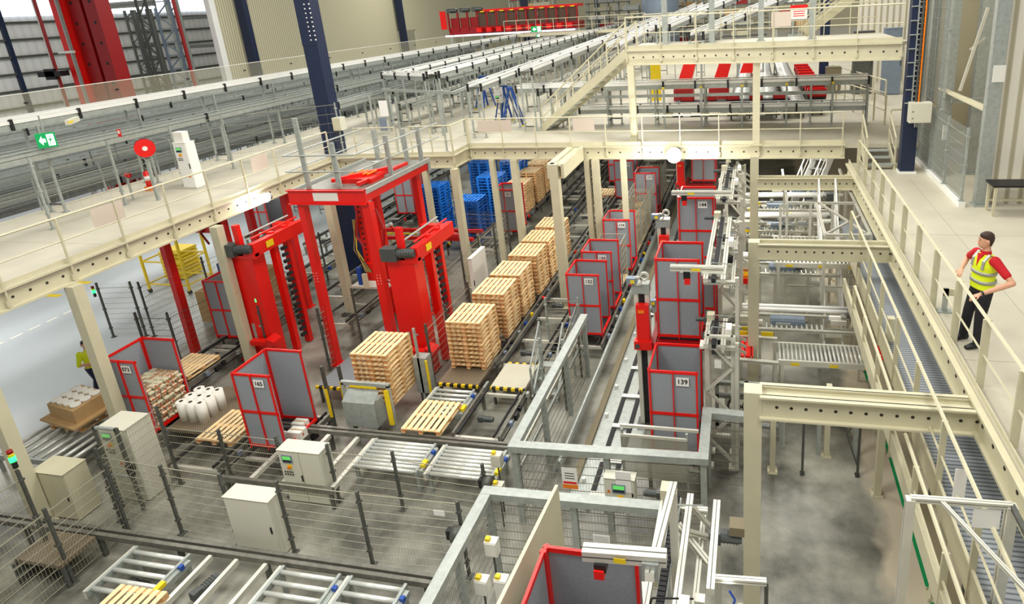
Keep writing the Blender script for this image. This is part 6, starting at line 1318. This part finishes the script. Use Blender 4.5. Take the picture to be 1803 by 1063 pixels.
        a = nek+F*.1*k-U*.02*k; MB().add([a+L*.05*k+U*.01, a-L*.05*k+U*.01, a+F*.045*k-U*.17*k, a+L*.045*k-F*.05*k, a-L*.045*k-F*.05*k, a-U*.17*k], [(0, 1, 2), (3, 5, 4), (0, 3, 4, 1), (0, 2, 5, 3), (1, 4, 5, 2)]).build('collar_opening', shirt, v)
    c = MB(); loft(c, [(hip-U*.1*k, F*.12*k, L*.165*k), (hip+U*.02*k, F*.125*k, L*.17*k)])
    for s, kk, aa in zip((-1, 1), kn, an): hp = hip+L*s*.09*k-U*.03*k; limb(c, [hp, lerp(hp, kk, .5), kk, lerp(kk, aa, .5), aa-U*.01*k], [.1*k, .092*k, .078*k, .074*k, .066*k])
    remesh(c.build('trousers', trousers, t), .01)
    for ft in feet:
        ft = Vector(ft); c = MB(); loft(c, [(ft-F*.075*k+U*.04*k, L*.038*k, U*.036*k), (ft+U*.055*k, L*.045*k, U*.052*k), (ft+F*.1*k+U*.04*k, L*.05*k, U*.038*k), (ft+F*.19*k+U*.028*k, L*.036*k, U*.026*k)], 16); s = c.build('shoe', 'black', t, True)
        loft(MB(), [(ft, L, U)]) if False else None
    # hair, eyes, brows, mouth
    c = MB(); loft(c, [(hd+U*.0*k-LF*.045*k, LF*.06*k, LL*.078*k), (hd+U*.05*k-LF*.012*k, LF*.1*k, LL*.083*k), (hd+U*.1*k-LF*.006*k, LF*.092*k, LL*.073*k), (hd+U*.133*k-LF*.01*k, LF*.05*k, LL*.04*k)], e=2)
    loft(c, [(hd-U*.075*k-LF*.05*k, LF*.03*k, LL*.05*k), (hd-U*.0*k-LF*.05*k, LF*.052*k, LL*.078*k)], e=2); remesh(c.build('hair', 'hair', t), .006, 2)
    c = MB()
    for s in (-1, 1): c.ball(hd+LF*.088*k+LL*s*.032*k+U*.018*k, .011*k, 8); MB().bar(hd+LF*.096*k+LL*s*.018*k+U*.04*k, hd+LF*.088*k+LL*s*.048*k+U*.04*k, .006, .005).build('eyebrow', 'hair', t)
    for s in (-1, 1): MB().ball(hd+LF*.09*k+LL*s*.032*k+U*.016*k, .0065*k, 8).build('eye', 'hair', t, True)
    MB().bar(hd+LF*.098*k+LL*.022*k-U*.06*k, hd+LF*.098*k-LL*.022*k-U*.06*k, .008, .007).build('mouth', 'tag_red', t)
    if watch:
        ha, el = Vector(handL), Vector(elbL); fo = (ha-el).normalized(); w = ha-fo*.12*k; MB().ring(w, fo, .036*k, .006, .03, 18).build('watch', 'black', t); 
    return t
hR, hL = onx(1690, 483, 3.22), onx(1714, 526, 3.24); hR.z += .05; hL.z += .04
bs = V(3.52, 10.15, PZ)
person(bs, (-.93, -.36), 1.9, hR, hL, (3.44, 10.7, 5.98), (3.78, 9.72, 5.96),
       'person in a yellow safety vest over a red shirt, standing at the right guard rail', 'cloth_red', 'hivis', 'cloth_black', [(3.37, 10.28, PZ), (3.5, 10.0, PZ)], look=(-1, .02, 0))
b2 = V(-19.35, 13.0, 0); F2 = V(.8, -.6, 0); L2 = V(.6, .8, 0)
person(b2, (.8, -.6), 1.78, b2+L2*.1+F2*.26+V(0, 0, 1.13), b2-L2*.1+F2*.24+V(0, 0, 1.07), b2-L2*.27+F2*.08+V(0, 0, 1.08), b2+L2*.27+F2*.08+V(0, 0, 1.08),
       'person in a yellow and navy work shirt leaning with folded arms beside the left column', 'hivis', None, 'navy', [b2+L2*.1, b2-L2*.1], look=(.9, -.3, 0), folded=True, watch=False)
